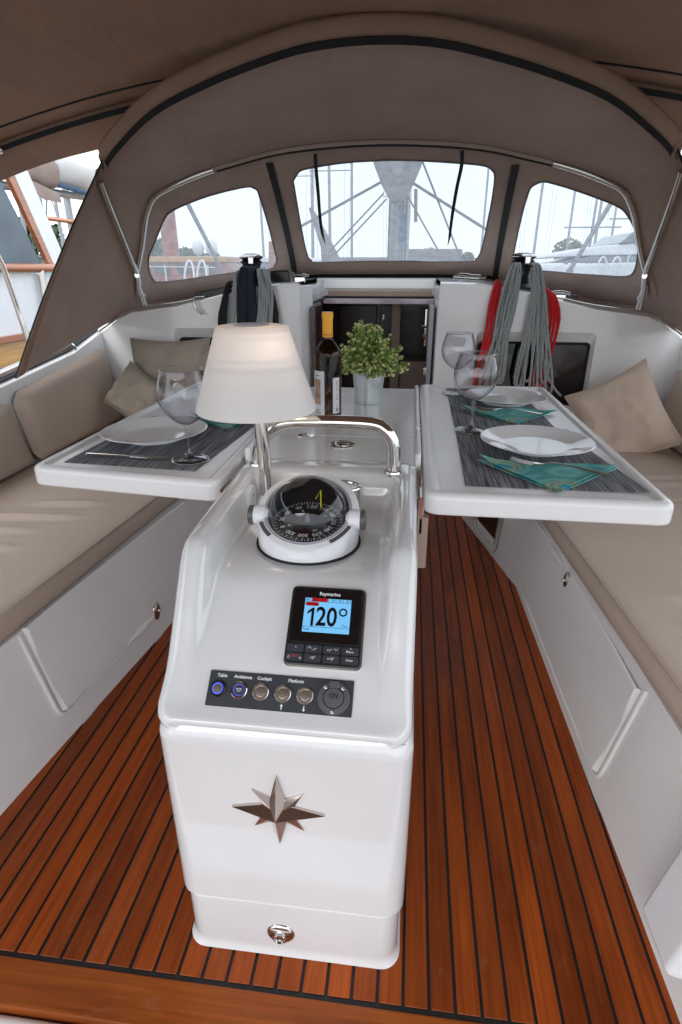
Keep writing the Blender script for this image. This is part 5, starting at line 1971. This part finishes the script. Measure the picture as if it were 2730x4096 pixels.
# hanging tie straps before the middle window
def strap(x0, x1, zb, curl):
    top = Vector((x0, 2.735, 1.615))
    P = [top, Vector((x0 + .002, 2.74, 1.56)), Vector(((x0 + x1) / 2, 2.76, 1.48)), Vector((x1, 2.77, 1.38)), Vector((x1 + curl, 2.77, zb + .04)), Vector((x1 + 2.4 * curl, 2.77, zb))]
    Q = catmull(P, 4)
    rows = []
    for i, p in enumerate(Q):
        t = i / (len(Q) - 1)
        w = .008 * (1 - .25 * t) if t < .8 else .007 * max(.12, (1 - t) / .2)
        sd = Vector((cos(2.0 * max(0, t - .45)), sin(2.0 * max(0, t - .45)), 0))
        rows.append([p - sd * w, p + sd * w])
    MB().sheet(rows, .002).build('tie_strap', BLACK, hood)


strap(-.262, -.250, 1.275, .010)
strap(.345, .325, 1.265, -.004)
# side wings between aft hoop leg and coaming
for s in (-1, 1):
    rows = []
    n = 22
    for i in range(n + 1):
        t = i / n
        # along hoop from the shoulder to the pivot
        sp = .70 + .30 * t
        a = evs(AH, sp, .01)
        a = Vector((s * a.x, a.y, a.z))
        bt = Vector((1.452 - .03 * t, 2.20 + 1.05 * t, .752 + .198 * t ** .85))
        bt = Vector((s * bt.x, bt.y, bt.z))
        r = []
        for j in range(15):
            v = j / 14
            p = a.lerp(bt, v)
            p.x += s * .02 * sin(pi * v) * (1 - t) + .006 * nz3((p.y * 3, p.z * 1.4, s), 2.0, 4) * sin(pi * v) * (1 if t < 1 else 0)
            r.append(p)
        rows.append(r)
    MB().sheet(rows, .002).build('side_wing', CANVAS, hood, smooth=80)
    ed = [Vector(q) for q in rows[0]]
    MB().tube(ed, .006, 6).build('wing_hem', BLACK, hood)
    pv = Vector((s * 1.282, 3.06, 1.150))
    rows = []
    for i in range(9):
        v = i / 8
        a_ = (pv + Vector((s * .004, -.03, 0))).lerp(Vector((s * 1.448, 3.17, .92)), v)
        c_ = (ev(FH, s * .97) + Vector((0, .012, .012))).lerp(ev(BB, s * .93) + Vector((0, .012, -.05)), v)
        rows.append([a_, a_.lerp(c_, .5) + Vector((s * .012, .01, .004)), c_])
    MB().sheet(rows, .002).build('gusset', CANVAS, hood)
    # doubled hem on the aft edge of the wing
    e0 = [evs(AH, .70, .01), Vector((1.452, 2.20, .752))]
    e1 = [evs(AH, .715, .01), Vector((1.450, 2.255, .762))]
    for e in (e0, e1):
        for q in range(2): e[q] = Vector((s * e[q].x - s * .007, e[q].y - .004, e[q].z))
    MB().sheet([[e0[0].lerp(e0[1], t) + Vector((s * .02 * sin(pi * t), 0, 0)), e1[0].lerp(e1[1], t) + Vector((s * .02 * sin(pi * t), 0, 0))] for t in [i / 14 for i in range(15)]], .002).build('wing_band', CANVASB, hood)

# steel hoops: the front hoop shows from the bend down; the aft hoop legs show bare
for s in (-1, 1):
    P = [evs(FH, s * (.285 + .715 * i / 34), .012) + Vector((-s * .010, -.014, -.004)) for i in range(35)]
    MB().tube(P, .0125, 12).build('steel_hoop', STEEL, hood, smooth=80)
    P = [evs(AH, s * (.885 + .115 * i / 14), .006) + Vector((-s * .020, -.02, .0)) for i in range(15)]
    P += [Vector((s * 1.285, 3.10, 1.085)), Vector((s * 1.325, 3.235, .985))]
    MB().tube(P, .0128, 12).build('steel_hoop', STEEL, hood, smooth=80)
    mb = MB().tube([(s * 1.262, 3.045, 1.175), (s * 1.292, 3.12, 1.10)], .017, 12).tube([(s * 1.25, 3.02, 1.14), (s * 1.285, 3.07, 1.14)], .012, 10)
    mb.tube([(s * 1.30, 3.17, 1.055), (s * 1.31, 3.19, 1.035)], .016, 10).tube([(s * 1.322, 3.225, .995), (s * 1.332, 3.25, .965)], .014, 10)
    mb.lathe([(.026, 0), (.026, .006), (.012, .014), (0, .016)], 16, Matrix.Translation((s * 1.335, 3.25, .952)))
    mb.build('hoop_joint', STEEL, hood)
# aft sleeve, thick canvas roll with black zip below
SLV = [evs(AH, -.68 + 1.36 * i / 50) for i in range(51)]
rows = []
for i, p in enumerate(SLV):
    t = (SLV[min(i + 1, 50)] - SLV[max(i - 1, 0)]).normalized()
    out = Vector((0, -.25, 1))
    out = (out - t * out.dot(t)).normalized()
    aft = t.cross(out).normalized()
    if aft.y > 0: aft = -aft
    rows.append([p + out * h + aft * d for d, h in ((-.014, .030), (.012, .034), (.024, .022), (.027, .0), (.024, -.020), (.008, -.026))])
MB().grid(rows).build('aft_sleeve', CANVASB, hood, smooth=80)
MB().sheet([[p + Vector((0, -.022, -.027)) + Vector((0, 0, 0)), p + Vector((0, -.004, -.043))] for p in SLV], .003).build('hoop_zip', BLACK, hood)
for s in (-1, 1):
    q = SLV[0] if s < 0 else SLV[-1]
    MB().sheet([[q + Vector((0, -.03, .03)), q + Vector((0, -.028, -.03))], [q + Vector((s * .05, .03, .0)), q + Vector((s * .035, .03, -.055))]], .003).tube([q + Vector((0, -.02, -.035)), q + Vector((s * .0, -.02, -.075))], .003, 6).build('sleeve_tail', CANVASB, hood)

# ================================================================== BIMINI
bim = thing('bimini', 'brown canvas bimini roof stretched overhead behind the sprayhood', 'bimini', (0, 1.0, 1.9))
def bz(x, y):
    t = (2.6 - y) / 3.8
    z = 1.862 + .16 * sin(min(1, t * 1.3) * pi / 2) - (.085 - .01 * t) * x * x
    fade = min(1, max(0, (2.5 - y) / .5))
    z += .012 * nz3((x * .9 + y * .5, y * .35 - x * .2, 0), 2.6, 3) * fade
    # soft folds running from the front corners
    z += .018 * fade * math.exp(-((abs(x) - 1.15) / .45) ** 2) * sin(11 * (y * .75 + abs(x) * 1.1)) * math.exp(-((y - 1.7) / .8) ** 2)
    return z


rows = []
for i in range(61):
    y = 2.6 - 3.8 * i / 60
    rows.append([(x, y, bz(x, y)) for x in [-1.78 + 3.56 * j / 64 for j in range(65)]])
MB().sheet(rows, .0018).build('roof_cloth', CANVASB, bim, smooth=80)
xs = [-1.78 + 3.56 * j / 64 for j in range(65)]
MB().tube([(x, 2.585, bz(x, 2.6) - .016) for x in xs], .019, 10).build('front_pocket', CANVASB, bim)
MB().sheet([[(x, 2.563, bz(x, 2.6) - .018), (x, 2.570, bz(x, 2.6) - .036)] for x in xs], .003).build('edge_zip', BLACK, bim)
MB().sheet([[(x, 2.585, bz(x, 2.6) - .030), (x, 2.60, bz(x, 2.6) - .05), (x, 2.64, bz(x, 2.6) - .072), (x, 2.66 + .01 * sin(x * 9), bz(x, 2.6) - .10 - .014 * abs(sin(x * 2.3)))] for x in xs], .002).build('valance', CANVASB, bim, smooth=80)
MB().tube([(x, 2.47, bz(x, 2.47) - .004) for x in xs], .0035, 6).build('stitched_seam', BLACK, bim)
for s in (-1, 1):
    mb = MB().tube([(s * 1.555, 2.56, 1.625), (s * 1.60, 2.50, 1.60)], .016, 10)
    mb.build('hoop_bracket', STEEL, bim)
    if s > 0: MB().sheet([[(s * 1.14 - .012, 2.575, 1.735), (s * 1.14 + .012, 2.575, 1.735)], [(s * 1.20 - .012, 2.64, 1.60), (s * 1.20 + .012, 2.64, 1.60)], [(s * 1.30 - .012, 2.76, 1.36), (s * 1.30 + .012, 2.76, 1.36)]], .003).build('tension_strap', BLACK, bim)
    MB().tube([(s * 1.60, 2.58, 1.62), (s * 1.66, 1.9, 1.2), (s * 1.70, 1.5, .72)], .0125, 10).build('support_tube', STEEL, bim)

# ================================================================== OUR MAST, BOOM GEAR AND RIGGING
mast = thing('mast', 'grey alloy mast of this boat with boom vang and halyards, beyond the middle window', 'mast', (.04, 5.0, 1.12))
MB().prism([(.04 + .085 * cos(t) * (1.0), 5.0 + .12 * sin(t)) for t in [2 * pi * k / 20 for k in range(20)]], 1.12, 9.0).build('mast_tube', ALU, mast)
MB().tube(catmull([(.03, 4.7, 1.70), (.03, 4.6, 1.79), (.03, 4.3, 2.0), (.03, 3.4, 2.35), (.03, 2.0, 2.55)], 4), [.02] * 4 + [.06] * 4 + [.11] * 4 + [.12] * 5, 12).build('boom', ALU, mast)
rows = []
for i in range(11):
    t = i / 10
    z = 1.62 + 1.1 * t
    wdt = .05 + .22 * min(1, t * 2.2) ** .8
    rows.append([(.03 + wdt * cos(a), 4.72 - .5 * t + .12 * sin(a), z + .02 * nz3((a, t, 0), 3)) for a in [2 * pi * k / 18 for k in range(18)]])
MB().grid(rows, closed_u=True).build('sail_bag', SAILC, mast, smooth=80)
rg = MB()
for a, b_, r in (((-.03, 4.85, 1.80), (-.80, 4.6, 1.40), .011), ((.06, 4.85, 1.80), (.80, 4.6, 1.36), .011), ((-.08, 4.9, 1.70), (-.47, 4.6, 1.28), .006), ((-.06, 4.9, 1.66), (-.42, 4.6, 1.27), .006),
                 ((.10, 4.9, 1.68), (.34, 4.6, 1.30), .006), ((.20, 4.9, 1.90), (.52, 4.6, 1.22), .007), ((-.02, 4.84, 3.0), (-.03, 4.84, 1.2), .009), ((.09, 4.84, 3.0), (.10, 4.84, 1.2), .008), ((.07, 4.84, 3.0), (.075, 4.84, 1.2), .006)):
    rg.tube([a, b_], r, 6)
rg.build('halyard', PM("grey_line", (.10, .11, .13), .6), mast)
MB().tube([(.075, 4.83, 1.36), (.078, 4.83, 1.55)], [.022, .022], 10).build('rope_hank', BLUECL, mast)
MB().box((.05, 4.84, 1.70), (.09, 4.87, 1.80), .006).box((-.02, 4.82, 1.83), (.02, 4.86, 1.90), .006).build('block', CHROME, mast)
MB().tube([(.16, 4.86, 1.72), (.17, 4.86, 1.50)], .013, 8).build('red_line', PM("red_line", (.35, .14, .14), .6), mast)
for s in (-1, 1):
    o = MB().tube([(s * 1.75, 4.5, 2.15), (s * 1.27, 4.5, 1.165)], .016, 8).tube([(s * 1.27, 4.5, 1.165), (s * 1.24, 4.5, 1.05)], .026, 8).build('shroud', PM("grey_shroud", (.16, .17, .19), .5) if s < 0 else bpy.data.materials['grey_shroud'])
    tag(o, 'thick dark shroud crossing the %s side window' % ('port' if s < 0 else 'starboard'), 'shroud', 'shrouds of this boat')
dk = thing('deck_box', 'low lavender covered box on the foredeck, seen through the middle window', 'deck box', (0, 6, 1.1))
MB().box((-.62, 5.9, 1.10), (.02, 6.3, 1.275), .02).build('low_cover', SAILC, dk)
MB().box((.03, 5.9, 1.10), (.62, 6.3, 1.345), .02).build('high_cover', SAILC, dk)

st = thing('guardrail_post', 'leaning steel stanchion tube outside the port coaming', 'stanchion', (-1.9, 2.9, .7))
MB().tube([(-1.9, 2.83, 1.33), (-1.9, 2.90, 1.18), (-1.9, 2.98, .79), (-1.9, 3.02, .60)], .0135, 10).build('tube', STEEL, st)
MB().tube([(-1.9, 2.55, .74), (-1.9, 2.72, .695), (-1.9, 2.85, .62)], .012, 8).build('lower_tube', GPLA, st)

# ================================================================== HARBOUR
WZ = -1.15
MB().grid([[(x, y, WZ) for x in (-1500, -300, -60, -15, 0, 15, 60, 300, 1500)] for y in (-900, -100, -20, 0, 10, 40, 150, 600, 1800)]).build('water', WATER, kind='structure')

# ---- neighbouring wooden motor yacht on port
ny = thing('motor_yacht', 'white motor yacht with varnished wood trim moored close on the port side', 'yacht', (-4.4, 5, WZ))
def wall(poly, x, mat, name, th=.06, par=None):
    return MB().prism([(p[0], p[1]) for p in poly], x - th, x, .004, 1, axis='x').build(name, mat, par or ny)


wall([(-1, .53), (5.9, .53), (7.1, .56), (7.5, 1.06), (7.5, 1.12), (-1, 1.12)], -4.03, WHITEP, 'bulwark', .1)
wall([(-1, 1.22), (6.60, 1.22), (6.20, 1.92), (5.95, 2.45), (-1, 2.6)], -4.05, WINDARK, 'windscreen', .03)
wall([(6.66, 1.20), (6.76, 1.20), (6.12, 2.48), (6.0, 2.48)], -4.0, VARN, 'window_frame', .05)
wall([(6.775, 1.16), (7.06, 1.16), (6.40, 2.52), (6.14, 2.48)], -4.0, WHITEP, 'windscreen_pillar', .09)
MB().tube([(-3.98, -1, 1.18), (-3.98, 6.8, 1.18)], .048, 12).build('handrail', VARN, ny)
MB().tube([(-3.97, 6.42, 1.16), (-3.97, 6.38, .60)], .035, 10).build('rail_post', BRUSH, ny)
wall([(-1, .47), (6.02, .47), (6.02, .535), (-1, .535)], -3.96, VARN, 'rubbing_strake', .12)
for k in range(10):
    y0 = 6.05 - .62 * (k + 1)
    wall([(y0, -.1), (y0 + .612, -.1), (y0 + .612, .465), (y0, .465)], -4.0, VARNL, 'side_plank', .05)
wall([(-1, -1.0), (7.5, -1.0), (9.5, .3), (-1, -.11)], -4.05, WHITEP, 'hull', .5)
# ---- boom with sail covers further off
sc_ = thing('stowed_sail', 'stowed sail under tan and white covers on a boom, seen left of the sprayhood', 'sail', (-6, 10, 2.4))
rows = []
for i in range(13):
    t = i / 12
    y = 8.6 + 1.55 * t
    rows.append([(-6 + .30 * cos(a), y, 2.60 + .30 * (sin(a) if sin(a) > -.6 else -.6 - (.2 if t > .6 else .0)) + .05 * t + .03 * nz3((a * 1.3, t * 4, 0), 1.5)) for a in [2 * pi * k / 20 for k in range(20)]])
MB().grid(rows, closed_u=True).build('tan_cover', TANCLOTH, sc_, smooth=80)
MB().sheet([[(-5.72, 9.2 + .2 * k, 2.44 - .03 * k), (-5.70, 9.3 + .18 * k, 2.30), (-5.70, 9.55 + .12 * k, 2.18 + .0 * k)] for k in range(5)], .01).build('cover_skirt', TANCLOTH, sc_, smooth=80)
rows = []
for i in range(15):
    t = i / 14
    y = 10.1 + 2.4 * t
    rows.append([(-6 + (.28 - .05 * t) * cos(a), y, 2.74 + (.26 - .05 * t) * sin(a) + .03 * nz3((a * 1.6, t * 6, 0), 1.5) + .02 * t) for a in [2 * pi * k / 20 for k in range(20)]])
MB().grid(rows, closed_u=True).build('white_cover', WHITECL, sc_, smooth=80)
MB().tube([(-5.85, 10.0, 2.49), (-5.85, 11.3, 2.44)], .04, 8).build('blue_bolt', BLUECL, sc_)
MB().tube([(-6, 8.4, 2.3), (-6, 12.6, 2.45)], .06, 10).tube([(-6, 12.5, 2.45), (-6, 12.5, -1.0)], .07, 8).tube([(-6, 8.6, 2.3), (-6, 8.5, -1.0)], .05, 8).build('boom_and_posts', ALU, sc_)


def bigmast(x, y, h, label, lean=0., r=.09, spreaders=(), mat=ALU, name='sailboat_mast', group='masts in the harbour'):
    o = thing(name, label, 'mast', (x, y, WZ), group)
    MB().tube([(x, y, WZ), (x + lean, y, WZ + h)], [r, r * .6], 8).build('spar', mat, o)
    w = MB()
    for z, wd in spreaders:
        w.tube([(x - wd, y, z), (x + wd, y, z)], r * .35, 6)
        for s in (-1, 1): w.tube([(x + s * wd, y, z), (x + lean, y, WZ + h)], r * .10, 4).tube([(x + s * wd, y, z), (x + s * wd * .8, y, 0)], r * .10, 4)
    if spreaders: w.build('spreaders', mat, o)
    return o


# masts at distances behind the port gap and the windows
R3 = random.Random(3)
for k, (u, y, h, r) in enumerate(((-.705, 26, 18, .10), (-.66, 34, 22, .11), (-.62, 30, 19, .09), (-.595, 42, 24, .13), (-.575, 55, 26, .15), (-.245, 28, 20, .06), (-.205, 22, 15, .05), (-.165, 36, 23, .10), (-.135, 31, 19, .08), (-.10, 52, 24, .12), (-.03, 45, 20, .10),
                                 (.105, 60, 22, .12), (.185, 40, 21, .09), (.235, 34, 18, .07), (.275, 52, 25, .12), (.30, 30, 17, .06), (.345, 48, 20, .10))):
    x = .17 + u * y
    seen = 'through the port gap' if u < -.5 else 'through the port window' if u < -.06 else 'through the middle window' if u < .13 else 'through the starboard window'
    bigmast(x, y, h, 'thin pale sailboat mast %s crosstrees seen %s' % ('with' if k % 2 == 0 else 'without', seen), R3.uniform(-.3, .3), r, ((WZ + h * .35, 1.0), (WZ + h * .65, .8)) if k % 2 == 0 else ())
    bpy_last = COL.objects[-1]
for o in [q for q in COL.objects if q.name.startswith('sailboat_mast')]:
    o['group'] = 'distant masts ' + o['label'].split('mast ')[1].replace('seen ', '')
# square-rigged ship beyond the starboard side
ts = thing('tall_ship', 'distant square-rigged ship with crossed yards beyond the starboard window', 'ship', (19, 62, WZ))
mb = MB()
for dx, h in ((-2.2, 17), (1.8, 19)):
    mb.tube([(19 + dx, 62, WZ), (19 + dx, 62, WZ + h)], [.16, .08], 8)
    for f_, wd in ((.35, 2.6), (.55, 2.2), (.75, 1.7)): mb.tube([(19 + dx - wd, 62, WZ + h * f_), (19 + dx + wd, 62, WZ + h * f_)], .07, 6)
mb.build('masts_and_yards', ALU, ts)
MB().prism([(13, -1.2), (26, -1.2), (27.5, 1.6), (12, 1.3)], 60.5, 63.5, .2, 2, axis='y').build('hull', PM("pale_hull", (.35, .38, .42), .5), ts)

# yards of a wooden ketch on port
kt = thing('ketch_rig', 'wooden crosstrees and mast of a ketch seen through the port gap', 'rig', (-14.6, 25, WZ))
MB().tube([(-15.0, 25, 4.12), (-13.2, 25, 3.86)], .11, 8).tube([(-15.6, 25, 3.18), (-13.7, 25, 2.95)], .09, 8).build('crosstree', VARN, kt)
MB().tube([(-14.3, 25.2, WZ), (-14.3, 25.2, 16)], [.16, .1], 10).tube([(-15.0, 25, 4.12), (-15.9, 25, .5)], .04, 6).tube([(-14.9, 25, 4.12), (-14.3, 25, .5)], .03, 6).tube([(-15.4, 25, 9), (-14.9, 25, 4.1)], .03, 6).build('ketch_mast', ALU, kt)
bl = thing('covered_dinghy', 'small boat under a turquoise cover beyond the port gap', 'boat', (-20, 32, WZ))
MB().prism([(-34, -1.1), (-31, -1.1), (-30.6, .6), (-31.6, 1.5), (-33.4, 1.6), (-34.4, .9)], 52, 54, .15, 2, axis='y').build('hull_and_cover', PM("turquoise_cover", (.16, .36, .42), .6), bl)

# ---- orange-brown wooden boat ahead on port
ob = thing('wooden_ketch', 'varnished orange wooden boat with a brown mast beyond the port window', 'boat', (-5.0, 12, WZ))
MB().prism([(-6.6, -1.2), (-3.0, -1.2), (-2.6, 1.05), (-6.9, 1.05)], 11.5, 14.5, .05, 2, axis='y').build('hull', REDWOOD, ob)
MB().prism([(-6.4, 1.05), (-3.5, 1.05), (-3.5, 1.29), (-6.4, 1.29)], 11.8, 13.6, .02, 2, axis='y').build('cabin', VARN, ob)
MB().prism([(-6.6, 1.29), (-3.45, 1.29), (-3.45, 1.40), (-6.6, 1.40)], 11.7, 13.8, .02, 2, axis='y').build('cabin_roof', VARNL, ob)
for k in range(3):
    MB().box((-5.0 + k * .48, 11.79, 1.09), (-4.68 + k * .48, 11.81, 1.24), .004).build('cabin_window', WINDARK, ob)
MB().tube([(-4.93, 12.6, 1.3), (-4.93, 12.6, 9)], [.17, .12], 12).build('mast', REDWOOD, ob)
mb = MB()
for x in (-4.2, -3.95):
    mb.tube([(x + .10 * (1 - cos(t)), 11.3 + .1 * sin(t), .92 + .40 * sin(t)) for t in [pi * k / 10 for k in range(11)]], .022, 8)
for x in (-5.1, -4.6, -3.75): mb.tube([(x, 11.4, .85), (x, 11.4, 1.24)], .016, 6)
mb.tube([(-5.6, 11.4, 1.22), (-3.6, 11.4, 1.20)], .010, 6)
mb.build('pushpit_rail', WHITEP, ob)
# radar domes and a white cruiser behind
wc = thing('white_cruiser', 'white cabin cruiser with two radar domes beyond the port window', 'boat', (-5, 24, WZ))
MB().prism([(-6.4, -1.2), (-2.2, -1.2), (-1.4, 1.0), (-6.6, 1.1)], 22, 26, .1, 2, axis='y').build('hull', WHITEP, wc)
MB().prism([(-6.2, 1.0), (-3.2, 1.0), (-3.9, 1.55), (-6.0, 1.6)], 22.6, 25.4, .05, 2, axis='y').build('cabin', WHITEP, wc)
MB().box((-5.9, 22.55, 1.2), (-4.1, 22.61, 1.42), .01).build('cabin_window', WINDARK, wc)
for x in (-8.40, -7.85): MB().lathe([(.24 * sin(t), .30 * cos(t) + 1.95) for t in [pi * i / 10 for i in range(11)]], 16, Matrix.Translation((x, 24, 0))).tube([(x, 24, 0), (x, 24, 1.75)], .06, 8).build('radar_dome', WHITEP, wc)
fm = thing('furled_sail', 'rust red furled sail and mast beyond the port window', 'sail', (-4.9, 20, WZ))
MB().tube([(-4.3, 20, 0), (-4.3, 20, 1.1), (-4.35, 20, 2.0)], [.22, .32, .22], 12).tube([(-4.3, 20, WZ), (-4.3, 20, 12)], .06, 8).build('red_cover', PM("rust_cloth", (.35, .12, .09), .8), fm)
g2_ = thing('grey_sail', 'grey furled genoa low in the right part of the port window', 'sail', (-2.2, 16, 0))
MB().tube([(-2.0, 16, .6), (-1.9, 16, 1.1), (-2.1, 16, 1.75), (-2.5, 16, 2.6)], [.25, .32, .16, .05], 12).build('furled_cloth', SAILC, g2_)

# ---- white motor yacht ahead on starboard
my = thing('motor_yacht', 'sleek white motor yacht with dark windows beyond the starboard window', 'yacht', (4.5, 15, WZ))
MB().prism([(2.2, -1.2), (9, -1.2), (9, 1.30), (5.5, 1.33), (2.6, 1.24), (1.2, 1.12)], 14.6, 18, .06, 2, axis='y').build('hull', WHITEP, my)
MB().prism([(3.4, 1.31), (9, 1.35), (9, 1.50), (4.2, 1.44)], 14.8, 17.5, .02, 2, axis='y').build('window_band', PM("grey_window", (.12, .15, .18), .1, coat=.5), my)
MB().prism([(2.7, 1.38), (4.2, 1.452), (9, 1.508), (9, 1.84), (6.0, 1.80), (4.4, 1.66)], 14.75, 17.6, .05, 2, axis='y').build('superstructure', WHITEP, my)
MB().prism([(4.75, 1.70), (5.0, 1.93), (6.6, 2.02), (6.8, 1.82)], 14.7, 17.0, .03, 2, axis='y').build('flybridge_window', PM("teal_window", (.07, .12, .14), .15, coat=.5), my)
mb = MB()
for x in (4.25, 4.55): mb.tube([(x + .12 * (1 - cos(t)), 14.4, 1.0 + .42 * sin(t)) for t in [pi * k / 10 for k in range(11)]], .022, 8)
for x in (4.9, 5.15, 5.4, 5.6): mb.tube([(x, 14.4, .9), (x, 14.4, 1.45)], .016, 6)
mb.build('guard_rail', WHITEP, my)
wh = thing('white_launch', 'small white launch seen low in the middle window', 'boat', (-3.2, 26, WZ))
MB().prism([(-4.8, -1.2), (-1.5, -1.2), (-.9, .9), (-4.9, .9)], 24, 27, .1, 2, axis='y').build('hull', WHITEP, wh)
MB().prism([(-4.2, .9), (-2.0, .9), (-2.4, 1.55), (-4.0, 1.6)], 24.6, 26.4, .1, 2, axis='y').build('wheelhouse', WHITEP, wh)
MB().box((-3.9, 24.55, 1.15), (-2.5, 24.61, 1.45), .01).build('cabin_window', WINDARK, wh)

# ---- far shore and its trees
rows = []
for i, (d, hh) in enumerate(((85, -1.4), (95, 1.0), (130, 6), (190, 10), (300, 6))):
    r = []
    for j in range(61):
        a = radians(-75 + 150 * j / 60)
        n_ = .5 + .7 * nz3((a * 3, d * .01, 0), 2, 6)
        k = 1.0 if a < -.35 else .35 if a < 0 else .12
        r.append((d * sin(a), d * cos(a), hh * max(.1, n_) * k if hh > 0 else hh))
    rows.append(r)
MB().grid(rows).build('shore_hill', HILL, kind='structure', smooth=80)


def tree(x, y, z0, h, seed, label):
    o = thing('tree', label, 'tree', (x, y, z0), 'trees on the far shore')
    MB().tube([(x, y, z0), (x, y, z0 + h * .5)], [h * .05, h * .03], 6).build('trunk', STEMM, o)
    rn = random.Random(seed)
    mb = MB()
    for k in range(420):
        a, el = rn.uniform(0, 2 * pi), math.asin(rn.uniform(-.7, 1))
        rr = h * .36 * (rn.random() ** .4) * (1 + .35 * noise.noise(Vector((cos(a) * 2, sin(el) * 2, seed))))
        c = Vector((x + rr * cos(a) * cos(el) * 1.15, y + rr * sin(a) * cos(el), z0 + h * .62 + rr * sin(el)))
        s = h * rn.uniform(.035, .075)
        u = Vector((rn.uniform(-1, 1), rn.uniform(-1, 1), rn.uniform(-1, 1))).normalized()
        v = u.orthogonal().normalized()
        mb.add([c - u * s, c + v * s, c + u * s, c - v * s], [[0, 1, 2, 3]])
    mb.build('crown', FOLI, o, smooth=0, recalc=False)
    return o


R4 = random.Random(21)
for k in range(26):
    u = -.80 + .62 * k / 25 if k < 20 else R4.uniform(-.16, .35)
    d = R4.uniform(90, 125)
    h = R4.uniform(5, 8) if u < -.5 else R4.uniform(3.6, 5.5)
    if k in (6, 7): h = 10
    where = 'beyond the port gap' if u < -.5 else 'low behind the boats'
    t_ = tree(.17 + u * d, d, .2, h, k, '%s green shore tree %s' % ('tall' if h > 6.4 else 'bushy' if k % 2 else 'low leafy', where))
    t_['group'] = t_['label'] + ' and its like'
